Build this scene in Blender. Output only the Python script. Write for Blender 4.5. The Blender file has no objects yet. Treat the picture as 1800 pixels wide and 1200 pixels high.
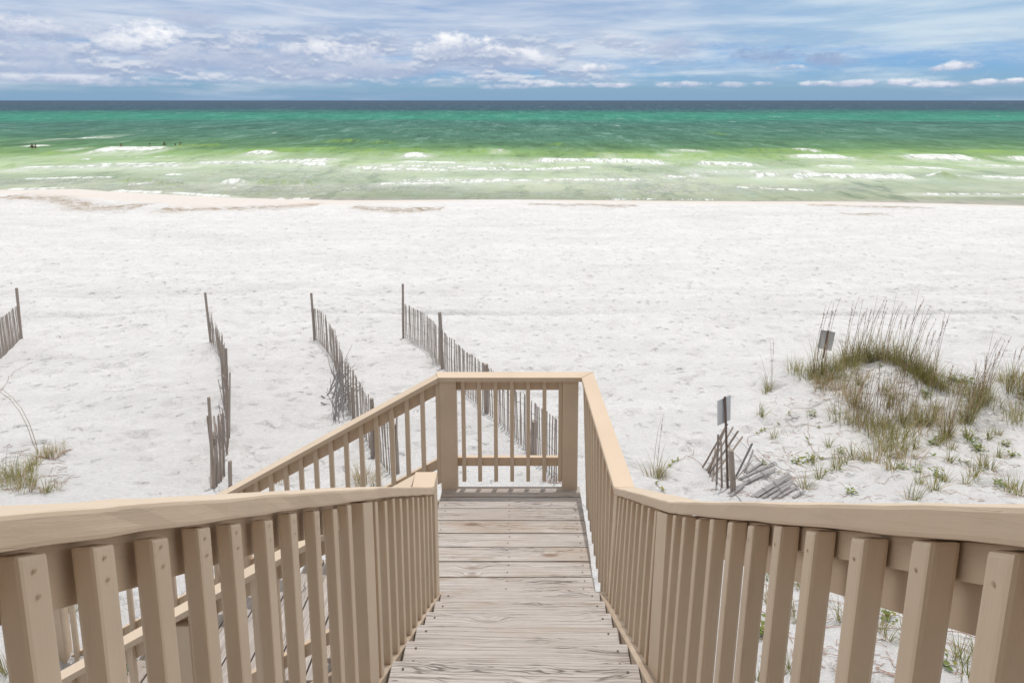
import bpy, bmesh, math, random
import numpy as np
from mathutils import Vector, Matrix, Euler
S = bpy.context.scene
R = math.radians
random.seed(7)
rng = np.random.RandomState(11)

# ------------------------------------------------------------------ camera
F, TH, CX, CY, H = 1165.0, R(8.78), 932.0, 356.5, 3.016      # photo pixels (1800 wide), pitch, principal point, eye height above landing
cd = bpy.data.cameras.new('camera'); cam = bpy.data.objects.new('camera', cd)
S.collection.objects.link(cam); S.camera = cam
cam.location = (0, 0, H); cam.rotation_euler = (R(90) - TH, 0, 0)
cd.sensor_width = 36; cd.lens = F / 1800 * 36
cd.shift_x = (900 - CX) / 1800; cd.shift_y = (CY - 600) / 1800
cd.clip_start = 0.05; cd.clip_end = 60000

# ------------------------------------------------------------------ node helpers
class G:
    """tiny expression builder on a node tree"""
    def __init__(s, nt): s.nt = nt; s.N = nt.nodes; s.L = nt.links
    def put(s, inp, v):
        if hasattr(v, 'is_linked') or isinstance(v, bpy.types.NodeSocket): s.L.new(v, inp)
        else:
            if inp.type in ('RGBA',) and len(v) == 3: v = (*v, 1)
            inp.default_value = v
    def m(s, op, a, b=0.0, c=0.0, clamp=False):
        n = s.N.new('ShaderNodeMath'); n.operation = op; n.use_clamp = clamp
        s.put(n.inputs[0], a); s.put(n.inputs[1], b); s.put(n.inputs[2], c)
        return n.outputs[0]
    def add(s, a, b): return s.m('ADD', a, b)
    def sub(s, a, b): return s.m('SUBTRACT', a, b)
    def mul(s, a, b): return s.m('MULTIPLY', a, b)
    def step(s, v, lo, hi, a=0.0, b=1.0):
        n = s.N.new('ShaderNodeMapRange'); n.interpolation_type = 'SMOOTHSTEP'
        for i, x in zip(range(5), (v, lo, hi, a, b)): s.put(n.inputs[i], x)
        return n.outputs[0]
    def mix(s, f, a, b, mode='MIX'):
        n = s.N.new('ShaderNodeMix'); n.data_type = 'RGBA'; n.blend_type = mode
        s.put(n.inputs[0], f); s.put(n.inputs[6], a); s.put(n.inputs[7], b)
        return n.outputs[2]
    def vec(s, x, y, z):
        n = s.N.new('ShaderNodeCombineXYZ'); s.put(n.inputs[0], x); s.put(n.inputs[1], y); s.put(n.inputs[2], z); return n.outputs[0]
    def sep(s, v):
        n = s.N.new('ShaderNodeSeparateXYZ'); s.L.new(v, n.inputs[0]); return n.outputs
    def vmul(s, v, k):
        n = s.N.new('ShaderNodeVectorMath'); n.operation = 'MULTIPLY'; s.put(n.inputs[0], v); s.put(n.inputs[1], k); return n.outputs[0]
    def vadd(s, v, k):
        n = s.N.new('ShaderNodeVectorMath'); n.operation = 'ADD'; s.put(n.inputs[0], v); s.put(n.inputs[1], k); return n.outputs[0]
    def noise(s, v, scale=1.0, detail=3.0, rough=.5, dist=0.0):
        n = s.N.new('ShaderNodeTexNoise'); s.put(n.inputs['Vector'], v)
        n.inputs['Scale'].default_value = scale; n.inputs['Detail'].default_value = detail
        n.inputs['Roughness'].default_value = rough; n.inputs['Distortion'].default_value = dist
        return n.outputs['Fac']
    def attr(s, name):
        n = s.N.new('ShaderNodeAttribute'); n.attribute_name = name; return n.outputs['Fac']
    def ramp(s, v, stops):
        n = s.N.new('ShaderNodeValToRGB'); s.put(n.inputs[0], v); e = n.color_ramp.elements
        while len(e) < len(stops): e.new(.5)
        for q, (p, c) in zip(e, stops): q.position = p; q.color = (*c, 1)
        return n.outputs[0]
    def bump(s, h, strength=.3, dist=.01, nrm=None):
        n = s.N.new('ShaderNodeBump'); s.put(n.inputs['Height'], h)
        n.inputs['Strength'].default_value = strength; n.inputs['Distance'].default_value = dist
        if nrm is not None: s.L.new(nrm, n.inputs['Normal'])
        return n.outputs[0]

def lin(r, g, b):
    f = lambda c: (c / 255 / 12.92) if c / 255 <= .04045 else ((c / 255 + .055) / 1.055) ** 2.4
    return (f(r), f(g), f(b))

# ------------------------------------------------------------------ world: Nishita sky with cloud decks
SUN_EL = R(81.5); SUN_AZ = math.atan2(.28, .96)          # azimuth from +Y towards +X
w = bpy.data.worlds.new('World'); S.world = w; w.use_nodes = True
g = G(w.node_tree); g.N.clear()
sky = g.N.new('ShaderNodeTexSky'); sky.sky_type = 'NISHITA'; sky.sun_disc = False
sky.sun_elevation = SUN_EL; sky.sun_rotation = SUN_AZ
sky.air_density = 1.0; sky.dust_density = .4; sky.ozone_density = 2.0
tc = g.N.new('ShaderNodeTexCoord'); D = tc.outputs['Generated']
dx, dy, dz = g.sep(D)
hor = g.m('SQRT', g.add(g.mul(dx, dx), g.mul(dy, dy)))
u = g.m('ARCTAN2', dx, dy)                            # azimuth
v = g.m('ARCTAN2', dz, hor)                           # elevation
blue = g.mix(1.0, sky.outputs[0], (.1, .1, .1), 'MULTIPLY')
blue = g.mix(1.0, blue, (.40, .66, 1.15), 'MULTIPLY')
# high streaky veil, arranged in long level bands
uv = g.vec(g.mul(u, 2.4), g.mul(v, 26.0), 0.0)
n1 = g.noise(uv, 1.0, 6, .58, .25)
n2 = g.noise(g.vec(g.mul(u, 7), g.mul(v, 60), 3.7), 1.0, 5, .6, .4)
veil = g.add(g.mul(n1, .62), g.mul(n2, .38))
amt = g.step(v, .0, .10, -.10, .20)
vm = g.step(g.add(veil, amt), .40, .66)
n3 = g.noise(g.vec(g.mul(u, 4.0), g.mul(v, 34), 9.1), 1.0, 5, .55, .3)
vcol = g.mix(g.step(g.add(g.mul(n2, .35), g.mul(n3, .65)), .36, .64), g.mix(g.step(u, .0, .5), lin(160, 181, 209), lin(158, 188, 214)), g.mix(g.step(u, .0, .5), lin(210, 217, 228), lin(204, 220, 230)))
col = g.mix(g.mul(vm, .9), blue, vcol)
# broad grey-mauve deck low on the left
dk = g.mul(g.mul(g.step(v, .018, .040), g.step(v, .10, .065, 0.0, 1.0)), g.step(u, .16, -.12, 0.0, 1.0))
dkn = g.noise(g.vec(g.mul(u, 9), g.mul(v, 45), 12.0), 1.0, 5, .6)
col = g.mix(g.mul(g.mul(dk, g.step(dkn, .34, .55)), .85), col, g.mix(g.step(g.noise(g.vec(g.mul(u, 14), g.mul(v, 90), 2.0), 1.0, 4, .55), .35, .65), lin(160, 174, 202), lin(190, 200, 220)))
bw = lambda dv_: g.noise(g.vec(g.mul(u, 15), g.mul(g.add(v, dv_), 40), 31.0), 1.0, 6, .58)
b0 = bw(0.0); b1 = bw(.0045)
bl_ = g.step(g.sub(b0, b1), -.05, .10)
bcol = g.mix(bl_, lin(156, 172, 200), lin(214, 219, 229))
bmsk = g.mul(g.step(b0, .40, .56), g.mul(g.step(v, .016, .034), g.step(v, .115, .07, 0.0, 1.0)))
bside = g.step(g.add(u, g.mul(g.sub(n1, .5), .8)), .28, -.02, .18, 1.0)
col = g.mix(g.mul(g.mul(bmsk, bside), .85), col, bcol)
# cumulus: (u px, v px, half width px, half height px, brightness) in photo pixels
def px_dir(px, py):
    a, b = (px - CX) / F, (CY - py) / F
    d = Vector((a, math.cos(TH) + b * math.sin(TH), -math.sin(TH) + b * math.cos(TH)))
    return math.atan2(d.x, d.y), math.atan2(d.z, math.hypot(d.x, d.y))
nz = g.noise(g.vec(g.mul(u, 26), g.mul(v, 48), 1.3), 1.0, 6, .62)
nzf = g.noise(g.vec(g.mul(u, 80), g.mul(v, 130), 6.3), 1.0, 5, .62)
nzz = g.add(g.mul(g.sub(nz, .5), 3.2), g.mul(g.sub(nzf, .5), 2.0))
CUM = [(252, 66, 50, 28, 1), (210, 78, 34, 16, .8), (-10, 45, 130, 18, .6), (78, 92, 60, 20, .45), (355, 96, 50, 24, .45), (330, 108, 60, 16, .3), (430, 78, 30, 26, .55), (470, 108, 90, 18, .25), (548, 90, 60, 16, .8), (500, 88, 34, 14, .5), (640, 96, 36, 16, .75),
       (590, 128, 150, 12, .2), (770, 88, 50, 16, .9), (800, 78, 52, 22, 1), (838, 80, 44, 20, .95), (865, 92, 36, 12, .8), (925, 104, 48, 18, .85), (905, 98, 26, 12, .8), (690, 118, 90, 14, .4), (1040, 120, 32, 9, .85), (860, 136, 50, 5, .6),
       (945, 146, 40, 6, .75), (1005, 150, 46, 5, .65), (900, 153, 60, 5, .5), (1070, 150, 40, 5, .6), (1205, 149, 44, 6, .6), (1290, 149, 30, 5, .5), (1340, 147, 22, 4, .5), (1190, 84, 40, 20, .25), (1350, 98, 56, 16, -.15), (1385, 119, 26, 7, .6), (1465, 104, 44, 12, -.1),
       (1440, 147, 30, 5, .85), (1515, 147, 44, 6, .6), (1585, 146, 36, 7, .75), (1480, 149, 60, 4, .4), (1660, 148, 60, 5, .4), (1640, 150, 40, 5, .7), (1690, 116, 30, 8, .7), (1645, 121, 11, 5, .7), (1745, 145, 26, 5, .7), (1790, 143, 26, 5, .8), (340, 30, 50, 14, .3), (100, 138, 120, 8, .6), (250, 148, 90, 5, .4), (560, 52, 36, 10, .4), (60, 118, 110, 10, .3)]
UV = g.vec(u, v, 0.0); NZA = g.add(nzz, 1.05); NZB = g.add(g.mul(nzz, .55), .55)
for i, (px, py, a, b, br) in enumerate(CUM):
    u0, v0 = px_dir(px, py); a = a / F; b = b / F
    n = g.N.new('ShaderNodeVectorMath'); n.operation = 'MULTIPLY_ADD'; g.L.new(UV, n.inputs[0]); n.inputs[1].default_value = (1 / a, 1 / b, 0); n.inputs[2].default_value = (-u0 / a, -v0 / b, 0)
    q = n.outputs[0]; n = g.N.new('ShaderNodeVectorMath'); n.operation = 'DOT_PRODUCT'; g.L.new(q, n.inputs[0]); g.L.new(q, n.inputs[1])
    mask = g.m('MULTIPLY', g.m('SUBTRACT', NZA, n.outputs['Value'], 0, True), 1.0 if br > .5 else .75)
    n = g.N.new('ShaderNodeVectorMath'); n.operation = 'DOT_PRODUCT'; g.L.new(q, n.inputs[0]); n.inputs[1].default_value = (0, .62, 0)
    shade = g.m('ADD', n.outputs['Value'], NZB, 0, True)
    lo = lin(156, 172, 202); hi = [lo[k] + (lin(243, 244, 247)[k] - lo[k]) * br for k in range(3)]
    col = g.mix(mask, col, g.mix(shade, lo, tuple(hi)))
# clear blue-grey strip at the horizon
low = g.step(v, .0, .022, 1.0, 0.0)
col = g.mix(g.mul(low, .55), col, lin(134, 168, 206))
# overhead and behind: broken bright cloud
over = g.noise(g.vmul(D, (3, 3, 5)), 1.2, 5, .6)
om = g.mul(g.step(v, .20, .5), g.step(over, .30, .50))
col = g.mix(om, col, (.74, .735, .73))
# unseen sky to either side, brightened to light the vertical rail faces
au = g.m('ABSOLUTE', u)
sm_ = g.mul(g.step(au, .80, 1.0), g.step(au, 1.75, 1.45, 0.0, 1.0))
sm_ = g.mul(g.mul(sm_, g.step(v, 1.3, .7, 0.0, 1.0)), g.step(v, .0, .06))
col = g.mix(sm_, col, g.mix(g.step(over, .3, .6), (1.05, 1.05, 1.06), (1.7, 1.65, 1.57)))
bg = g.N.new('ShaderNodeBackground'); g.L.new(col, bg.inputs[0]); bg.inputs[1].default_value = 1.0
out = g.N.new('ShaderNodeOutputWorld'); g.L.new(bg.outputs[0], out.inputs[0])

sd = bpy.data.lights.new('sun', 'SUN'); sd.energy = 2.0; sd.angle = R(.6); sd.color = (1.0, .965, .92)
sun = bpy.data.objects.new('sun', sd); S.collection.objects.link(sun)
sv = Vector((math.sin(SUN_AZ) * math.cos(SUN_EL), math.cos(SUN_AZ) * math.cos(SUN_EL), math.sin(SUN_EL)))
sun.rotation_euler = sv.to_track_quat('Z', 'Y').to_euler(); sun.location = (5, 5, 30)
S.view_settings.view_transform = 'Standard'; S.view_settings.look = 'None'
S.view_settings.exposure = 0.10; S.view_settings.gamma = 1.0
S.cycles.max_bounces = 5; S.cycles.diffuse_bounces = 4; S.cycles.glossy_bounces = 2; S.cycles.transmission_bounces = 3
S.cycles.caustics_reflective = False; S.cycles.caustics_refractive = False
w.cycles.sampling_method = 'MANUAL'; w.cycles.sample_map_resolution = 512

# ------------------------------------------------------------------ pixel -> world helpers
C_, S_ = math.cos(TH), math.sin(TH)
def ray(px, py):
    a, b = (px - CX) / F, (CY - py) / F
    return Vector((a, C_ + b * S_, -S_ + b * C_))
def atY(px, py, Y): d = ray(px, py); t = Y / d.y; return Vector((0, 0, H)) + d * t
def atX(px, py, X): d = ray(px, py); t = X / d.x; return Vector((0, 0, H)) + d * t
def atZ(px, py, Z): d = ray(px, py); t = (Z - H) / d.z; return Vector((0, 0, H)) + d * t
SEA = -4.88

# ------------------------------------------------------------------ terrain
_vc = {}
def vnoise(x, y, seed):
    if seed not in _vc: _vc[seed] = np.random.RandomState(seed).rand(256, 256)
    r = _vc[seed]
    xi = np.floor(x).astype(int); yi = np.floor(y).astype(int); fx = x - xi; fy = y - yi
    fx = fx * fx * (3 - 2 * fx); fy = fy * fy * (3 - 2 * fy)
    a = r[xi % 256, yi % 256]; b = r[(xi + 1) % 256, yi % 256]; c = r[xi % 256, (yi + 1) % 256]; d = r[(xi + 1) % 256, (yi + 1) % 256]
    return (a * (1 - fx) + b * fx) * (1 - fy) + (c * (1 - fx) + d * fx) * fy - .5
PY = np.array([-6, 0, 3, 5, 7, 9.5, 12, 15, 19, 25, 35, 44, 49, 53, 60, 90, 300.])
PZ = np.array([-.8, -1.05, -1.25, -1.5, -2.12, -2.88, -3.3, -3.68, -4.03, -4.25, -4.38, -4.42, -4.6, -4.88, -5.4, -7, -9.]) 
_ty = np.linspace(-6, 80, 1721); _tz = np.interp(_ty, PY, PZ)
_k = np.exp(-np.linspace(-2, 2, 41) ** 2); _k /= _k.sum()
_tz = np.convolve(np.pad(_tz, 20, 'edge'), _k, 'valid')
_sx = []; _sy = []
for px, py in [(-300, 334), (0, 334), (130, 332), (200, 337), (400, 346.5), (600, 351.5), (900, 351), (1200, 353.5), (1500, 354), (1650, 357), (1800, 361), (2200, 364)]:
    p = atZ(px, py, SEA); _sx.append(p.x); _sy.append(p.y)
def shoreY(x): return np.interp(x, _sx, _sy)
def terr(x, y, fine=True):
    x = np.asarray(x, float); y = np.asarray(y, float)
    sh = shoreY(x); far = np.clip((y - 20) / 25, 0, 1)
    z = np.interp(y + far * (53 - sh), _ty, _tz)
    def gb(cx, cy, sx, sy, h, p=1.0): return h * np.exp(-(((x - cx) / sx) ** 2 + ((y - cy) / sy) ** 2) ** p)
    z = z + gb(8.2, 14.3, 3.0, 2.1, .84, 1.25) + gb(11.6, 12.2, 2.6, 2.0, .38) + gb(13.5, 14.5, 3, 2.5, .5) + gb(6.9, 9.2, 2.4, 2.2, .10)
    z = z + gb(-9.5, 8.5, 3.0, 2.6, .45) + gb(-3.4, 16.5, 2.0, 4.0, .10) + gb(-8, 14, 2.4, 4, .16)
    amp = np.clip((sh - y - 1.5) / 5, 0, 1)
    z = z + amp * (vnoise(x / 3.1, y / 3.1, 1) * .16 + vnoise(x / 1.1 + 9, y / 1.1, 2) * .05)
    if fine:
        n = vnoise(x / .42, y / .42, 3); m_ = vnoise(x / .8 + 40, y / .8, 5)
        dim = -np.clip(-(n + .5 * vnoise(x / .21, y / .21, 4)) - .16, 0, 1) * (.12 + .08 * m_)
        z = z + amp * (dim * (1.9 + 1.3 * np.clip(1 - y / 30, 0, 1)) + vnoise(x / .2, y / .2, 6) * .022 + vnoise(x / .1, y / .1, 8) * .010)
        # berm steps near the water and tyre ruts
        for yc, dd in ((21.9, .26), (24.4, .14), (24.9, .12)):
            yy = y - (yc + .35 * vnoise(x / 9, x * 0, 12) + .012 * x)
            z = z - dd * np.exp(-(yy / .19) ** 2) * np.clip(.4 + 1.2 * (vnoise(x / 4, y * 0 + yc, 13) + .4), 0, 1)
    return z
def ground(px, py):
    d = ray(px, py); t = np.arange(2.0, 92.0, .05)
    zz = H + d.z * t; below = zz < terr(d.x * t, d.y * t, False)
    i = int(np.argmax(below)) if below.any() else len(t) - 1
    tt = np.linspace(t[max(i - 1, 0)], t[i], 40); bb = H + d.z * tt < terr(d.x * tt, d.y * tt, False)
    b = float(tt[int(np.argmax(bb))]) if bb.any() else float(tt[-1])
    p = Vector((0, 0, H)) + d * b
    return Vector((p.x, p.y, float(terr(p.x, p.y, False))))

def mat(name):
    m_ = bpy.data.materials.new(name); m_.use_nodes = True; g = G(m_.node_tree); g.N.clear()
    o = g.N.new('ShaderNodeOutputMaterial'); b = g.N.new('ShaderNodeBsdfPrincipled'); g.L.new(b.outputs[0], o.inputs[0])
    g.b = b; g.o = o; return m_, g
def objco(g):
    t = g.N.new('ShaderNodeTexCoord'); i = g.N.new('ShaderNodeObjectInfo')
    r = g.mul(i.outputs['Random'], 37.0)
    return g.vadd(t.outputs['Object'], g.vec(r, r, g.mul(r, .7))), i.outputs['Random']

# sand
M = {}
M['sand'], g = mat('white sand')
geo = g.N.new('ShaderNodeNewGeometry'); P = geo.outputs['Position']
na = g.noise(P, 1.7, 6, .62); nb = g.noise(P, 14, 5, .65); nc = g.noise(g.vmul(P, (.25, .9, 1)), .8, 4, .6)
c = g.mix(g.step(na, .32, .66), (.735, .728, .728), (.81, .804, .803))
c = g.mix(g.mul(g.step(nb, .3, .7), .45), c, (.62, .61, .61))
c = g.mix(g.mul(g.step(nc, .3, .75), .35), c, (.56, .553, .557))
spk = g.noise(P, 60, 3, .7)
c = g.mix(g.mul(g.step(spk, .64, .72), .4), c, (.45, .40, .36))
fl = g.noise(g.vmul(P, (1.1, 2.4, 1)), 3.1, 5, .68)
c = g.mix(g.mul(g.step(fl, .58, .70), .38), c, (.50, .495, .50))  # darker flecks painted in as shade of small footprint pits
bl = g.noise(g.vmul(P, (.10, .35, 1)), 1.0, 4, .6)
c = g.mix(g.mul(g.step(bl, .54, .70), .3), c, (.54, .535, .54))
wet = g.attr('wet'); c = g.mix(wet, c, (.60, .545, .495))
st = g.attr('stain'); sn = g.noise(g.vmul(g.vec(g.add(g.sep(P)[0], g.mul(g.sep(P)[1], .9)), g.sep(P)[1], 0.0), (.45, 1.6, 1)), 2.6, 6, .75)
c = g.mix(g.mul(g.m('MULTIPLY', st, g.step(sn, .43, .54), clamp=True), .95), c, (.33, .25, .165))
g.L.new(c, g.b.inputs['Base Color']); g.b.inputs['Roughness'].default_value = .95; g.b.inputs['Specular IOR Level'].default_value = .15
h1 = g.noise(P, 6.5, 5, .6); vor = g.N.new('ShaderNodeTexVoronoi'); g.L.new(g.vadd(P, g.vmul(g.vec(h1, h1, 0.0), (.4, .4, 0))), vor.inputs['Vector']); vor.inputs['Scale'].default_value = 2.6
foot = g.step(vor.outputs['Distance'], .02, .32)
hh = g.add(g.add(g.mul(h1, .55), g.mul(foot, .30)), g.mul(g.noise(P, 45, 4, .7), .18))
hh = g.mul(hh, g.sub(1.0, wet))
g.L.new(g.bump(hh, 1.0, .19), g.b.inputs['Normal'])

def meshgrid_obj(name, X, Y, Z, m_, attrs):
    nr, nc = X.shape
    me = bpy.data.meshes.new(name); nv = nr * nc
    me.vertices.add(nv); me.vertices.foreach_set('co', np.stack([X, Y, Z], -1).reshape(-1).astype('f4'))
    i = np.arange(nr - 1)[:, None] * nc + np.arange(nc - 1)[None]
    q = np.stack([i, i + 1, i + nc + 1, i + nc], -1).reshape(-1)
    nf = (nr - 1) * (nc - 1)
    me.loops.add(nf * 4); me.loops.foreach_set('vertex_index', q.astype('i4'))
    me.polygons.add(nf); me.polygons.foreach_set('loop_start', (np.arange(nf) * 4).astype('i4'))
    me.polygons.foreach_set('use_smooth', np.ones(nf, bool))
    me.update(calc_edges=True)
    for k, a in attrs.items():
        at = me.attributes.new(k, 'FLOAT', 'POINT'); at.data.foreach_set('value', a.reshape(-1).astype('f4'))
    me.materials.append(m_); o = bpy.data.objects.new(name, me); S.collection.objects.link(o); o['kind'] = 'structure'
    return o
def fan(ys, ncol, umin, umax, off):
    uu = np.linspace(umin, umax, ncol); Y = np.repeat(ys[:, None], ncol, 1); return uu[None] * (Y * 1.0 + off), Y
ys = np.concatenate([np.linspace(-8, 3, 60, endpoint=False), 3 * np.exp(np.linspace(0, math.log(64 / 3), 760))])
X, Y = fan(ys, 720, -1.0, 1.0, 10)
X[Y < 0] = (np.linspace(-1, 1, 720)[None] * (10.0 + 0 * Y))[Y < 0]
Z = terr(X, Y)
sh = shoreY(X); dd = sh - Y
wl = vnoise(X / 4.0, Y / 4.0, 21) * 3
# wet tan band, wider on the left
wid = np.interp(X, [-50, -36, -25, -15, -5, 4, 12, 22, 40], [6.0, 6.5, 8.5, 5.0, 2.4, 2.2, 3.6, 4.4, 2.2])
wet_ = np.clip((wid + wl - dd) / 1.2, 0, 1) * .75
stain = np.zeros_like(X)
for pts, hw in ((((0, 347), (100, 351), (125, 360), (150, 369), (255, 367)), .5), (((280, 372), (420, 369), (480, 366), (560, 362)), .45), (((620, 364), (700, 374), (780, 366)), .3), (((930, 358), (1120, 362)), .25), (((1420, 359), (1640, 366)), .25), (((1480, 378), (1560, 381)), .2)):
    ww = [atZ(a, b, -4.6) for a, b in pts]; px_ = np.array([p.x for p in ww]); py_ = np.array([p.y for p in ww])
    yy = np.interp(X, px_, py_); e = np.exp(-((Y - yy + vnoise(X / 1.5, Y / 1.5, 31)) / (hw * 3.0)) ** 2) * ((X > px_[0]) & (X < px_[-1]))
    stain = np.maximum(stain, e)
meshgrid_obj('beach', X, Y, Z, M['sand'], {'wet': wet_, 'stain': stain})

# ------------------------------------------------------------------ sea
M['sea'], g = mat('sea water')
geo = g.N.new('ShaderNodeNewGeometry'); P = geo.outputs['Position']; px_, py_, pz_ = g.sep(P)
lnY = g.m('LOGARITHM', g.m('MAXIMUM', py_, 40.0), math.e)
wob = g.noise(g.vec(g.mul(px_, .006), g.mul(py_, .012), 0.0), 1.0, 3, .5)
lw = g.add(lnY, g.mul(g.sub(wob, .5), .5))
def ly(y): return math.log(atZ(932, y, SEA).y)
l0, l1 = ly(356), ly(181)
def P01(y): return (ly(y) - l0) / (l1 - l0)
base = g.ramp(g.m('DIVIDE', g.sub(lw, l0), l1 - l0, clamp=True),
    [(0, (.42, .40, .345)), (P01(349), (.36, .40, .275)), (P01(330), (.46, .50, .375)), (P01(300), (.46, .545, .365)), (P01(284), (.42, .535, .30)), (P01(268), (.235, .375, .135)), (P01(256), (.105, .225, .10)),
     (P01(240), (.07, .185, .125)), (P01(217), (.055, .165, .13)), (P01(207), (.04, .25, .175)), (P01(199), (.035, .20, .15)), (P01(192), (.035, .085, .125)), (1, (.05, .085, .14))])
# patches of darker and lighter water
pt = g.noise(g.vec(g.mul(px_, .05), g.mul(py_, .07), 2.0), 1.0, 5, .6)
base = g.mix(g.step(pt, .38, .62), g.mix(1.0, base, (.74, .78, .78), 'MULTIPLY'), base)
chop = g.noise(g.vec(g.mul(px_, .35), g.mul(py_, .22), 5.0), 1.0, 5, .65)
base = g.mix(g.mul(g.step(chop, .52, .70), .55), base, g.mix(1.0, base, (.55, .62, .62), 'MULTIPLY'))
chf = g.noise(g.vec(g.mul(px_, 1.1), g.mul(py_, .42), 15.0), 1.0, 5, .7)
L2 = g.noise(g.vec(g.mul(px_, .34), g.mul(py_, .085), 25.0), 1.0, 5, .7)
L3 = g.noise(g.vec(g.mul(px_, .11), g.mul(py_, .018), 35.0), 1.0, 6, .75)
rip = g.add(g.add(g.mul(g.sub(chf, .5), .8), g.mul(g.sub(L2, .5), 1.3)), g.mul(g.sub(L3, .5), 1.1))
base = g.mix(g.mul(g.step(rip, .02, .26), .62), base, g.mix(1.0, base, (.42, .52, .52), 'MULTIPLY'))
base = g.mix(g.mul(g.step(rip, -.04, -.26), .45), base, g.mix(.45, base, (.42, .60, .56)))
face = g.attr('face'); base = g.mix(g.mul(g.mul(face, g.step(chf, .62, .40)), .62), base, (.20, .34, .045))
fo = g.attr('foam')
fn = g.noise(g.vec(g.mul(px_, .9), g.mul(py_, .35), 0.0), 1.0, 6, .7, .6)
fn2 = g.noise(g.vec(g.mul(px_, 3.0), g.mul(py_, .8), 4.0), 1.0, 4, .7)
fm = g.step(g.add(fo, g.add(g.mul(g.sub(fn, .5), 3.0), g.mul(g.sub(fn2, .5), 2.2))), .42, .86)
fm = g.m('MULTIPLY', fm, g.step(fo, .04, .18), clamp=True)
# loose foam threads in the surf zone and pin-prick whitecaps far out
th = g.noise(g.vec(g.mul(px_, .55), g.mul(py_, .5), 8.0), 1.0, 7, .72, 1.2)
thz = g.attr('surf'); thr = g.m('ABSOLUTE', g.sub(th, .5))
tm = g.mul(g.mul(g.step(thr, .0, .05, 1, 0), thz), .7)
wc = g.noise(g.vec(g.mul(px_, .16), g.mul(py_, .035), 1.0), 1.0, 5, .8)
wcm = g.mul(g.step(wc, .735, .765), .8)
fall = g.m('MAXIMUM', g.m('MAXIMUM', fm, tm), wcm)
halo = g.attr('halo')
base = g.mix(g.mul(halo, g.step(fn, .30, .60, .25, .72)), base, (.66, .70, .62))
cc = g.mix(g.mul(fall, .92), base, g.mix(g.step(fn2, .35, .6), (.60, .64, .60), (.80, .81, .80)))
hb = g.add(g.mul(g.noise(g.vec(g.mul(px_, .9), g.mul(py_, 1.3), 0.0), 1.0, 6, .65), 1.0), g.mul(fall, .25))
nrm = g.bump(hb, .9, .35)
g.N.remove(g.b)
df = g.N.new('ShaderNodeBsdfDiffuse'); g.L.new(cc, df.inputs[0]); g.L.new(nrm, df.inputs['Normal'])
gl = g.N.new('ShaderNodeBsdfGlossy'); gl.inputs['Roughness'].default_value = .32; g.L.new(nrm, gl.inputs['Normal'])
ms = g.N.new('ShaderNodeMixShader'); g.L.new(g.sub(.07, g.mul(fall, .06)), ms.inputs[0])
g.L.new(df.outputs[0], ms.inputs[1]); g.L.new(gl.outputs[0], ms.inputs[2]); g.L.new(ms.outputs[0], g.o.inputs[0])

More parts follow.
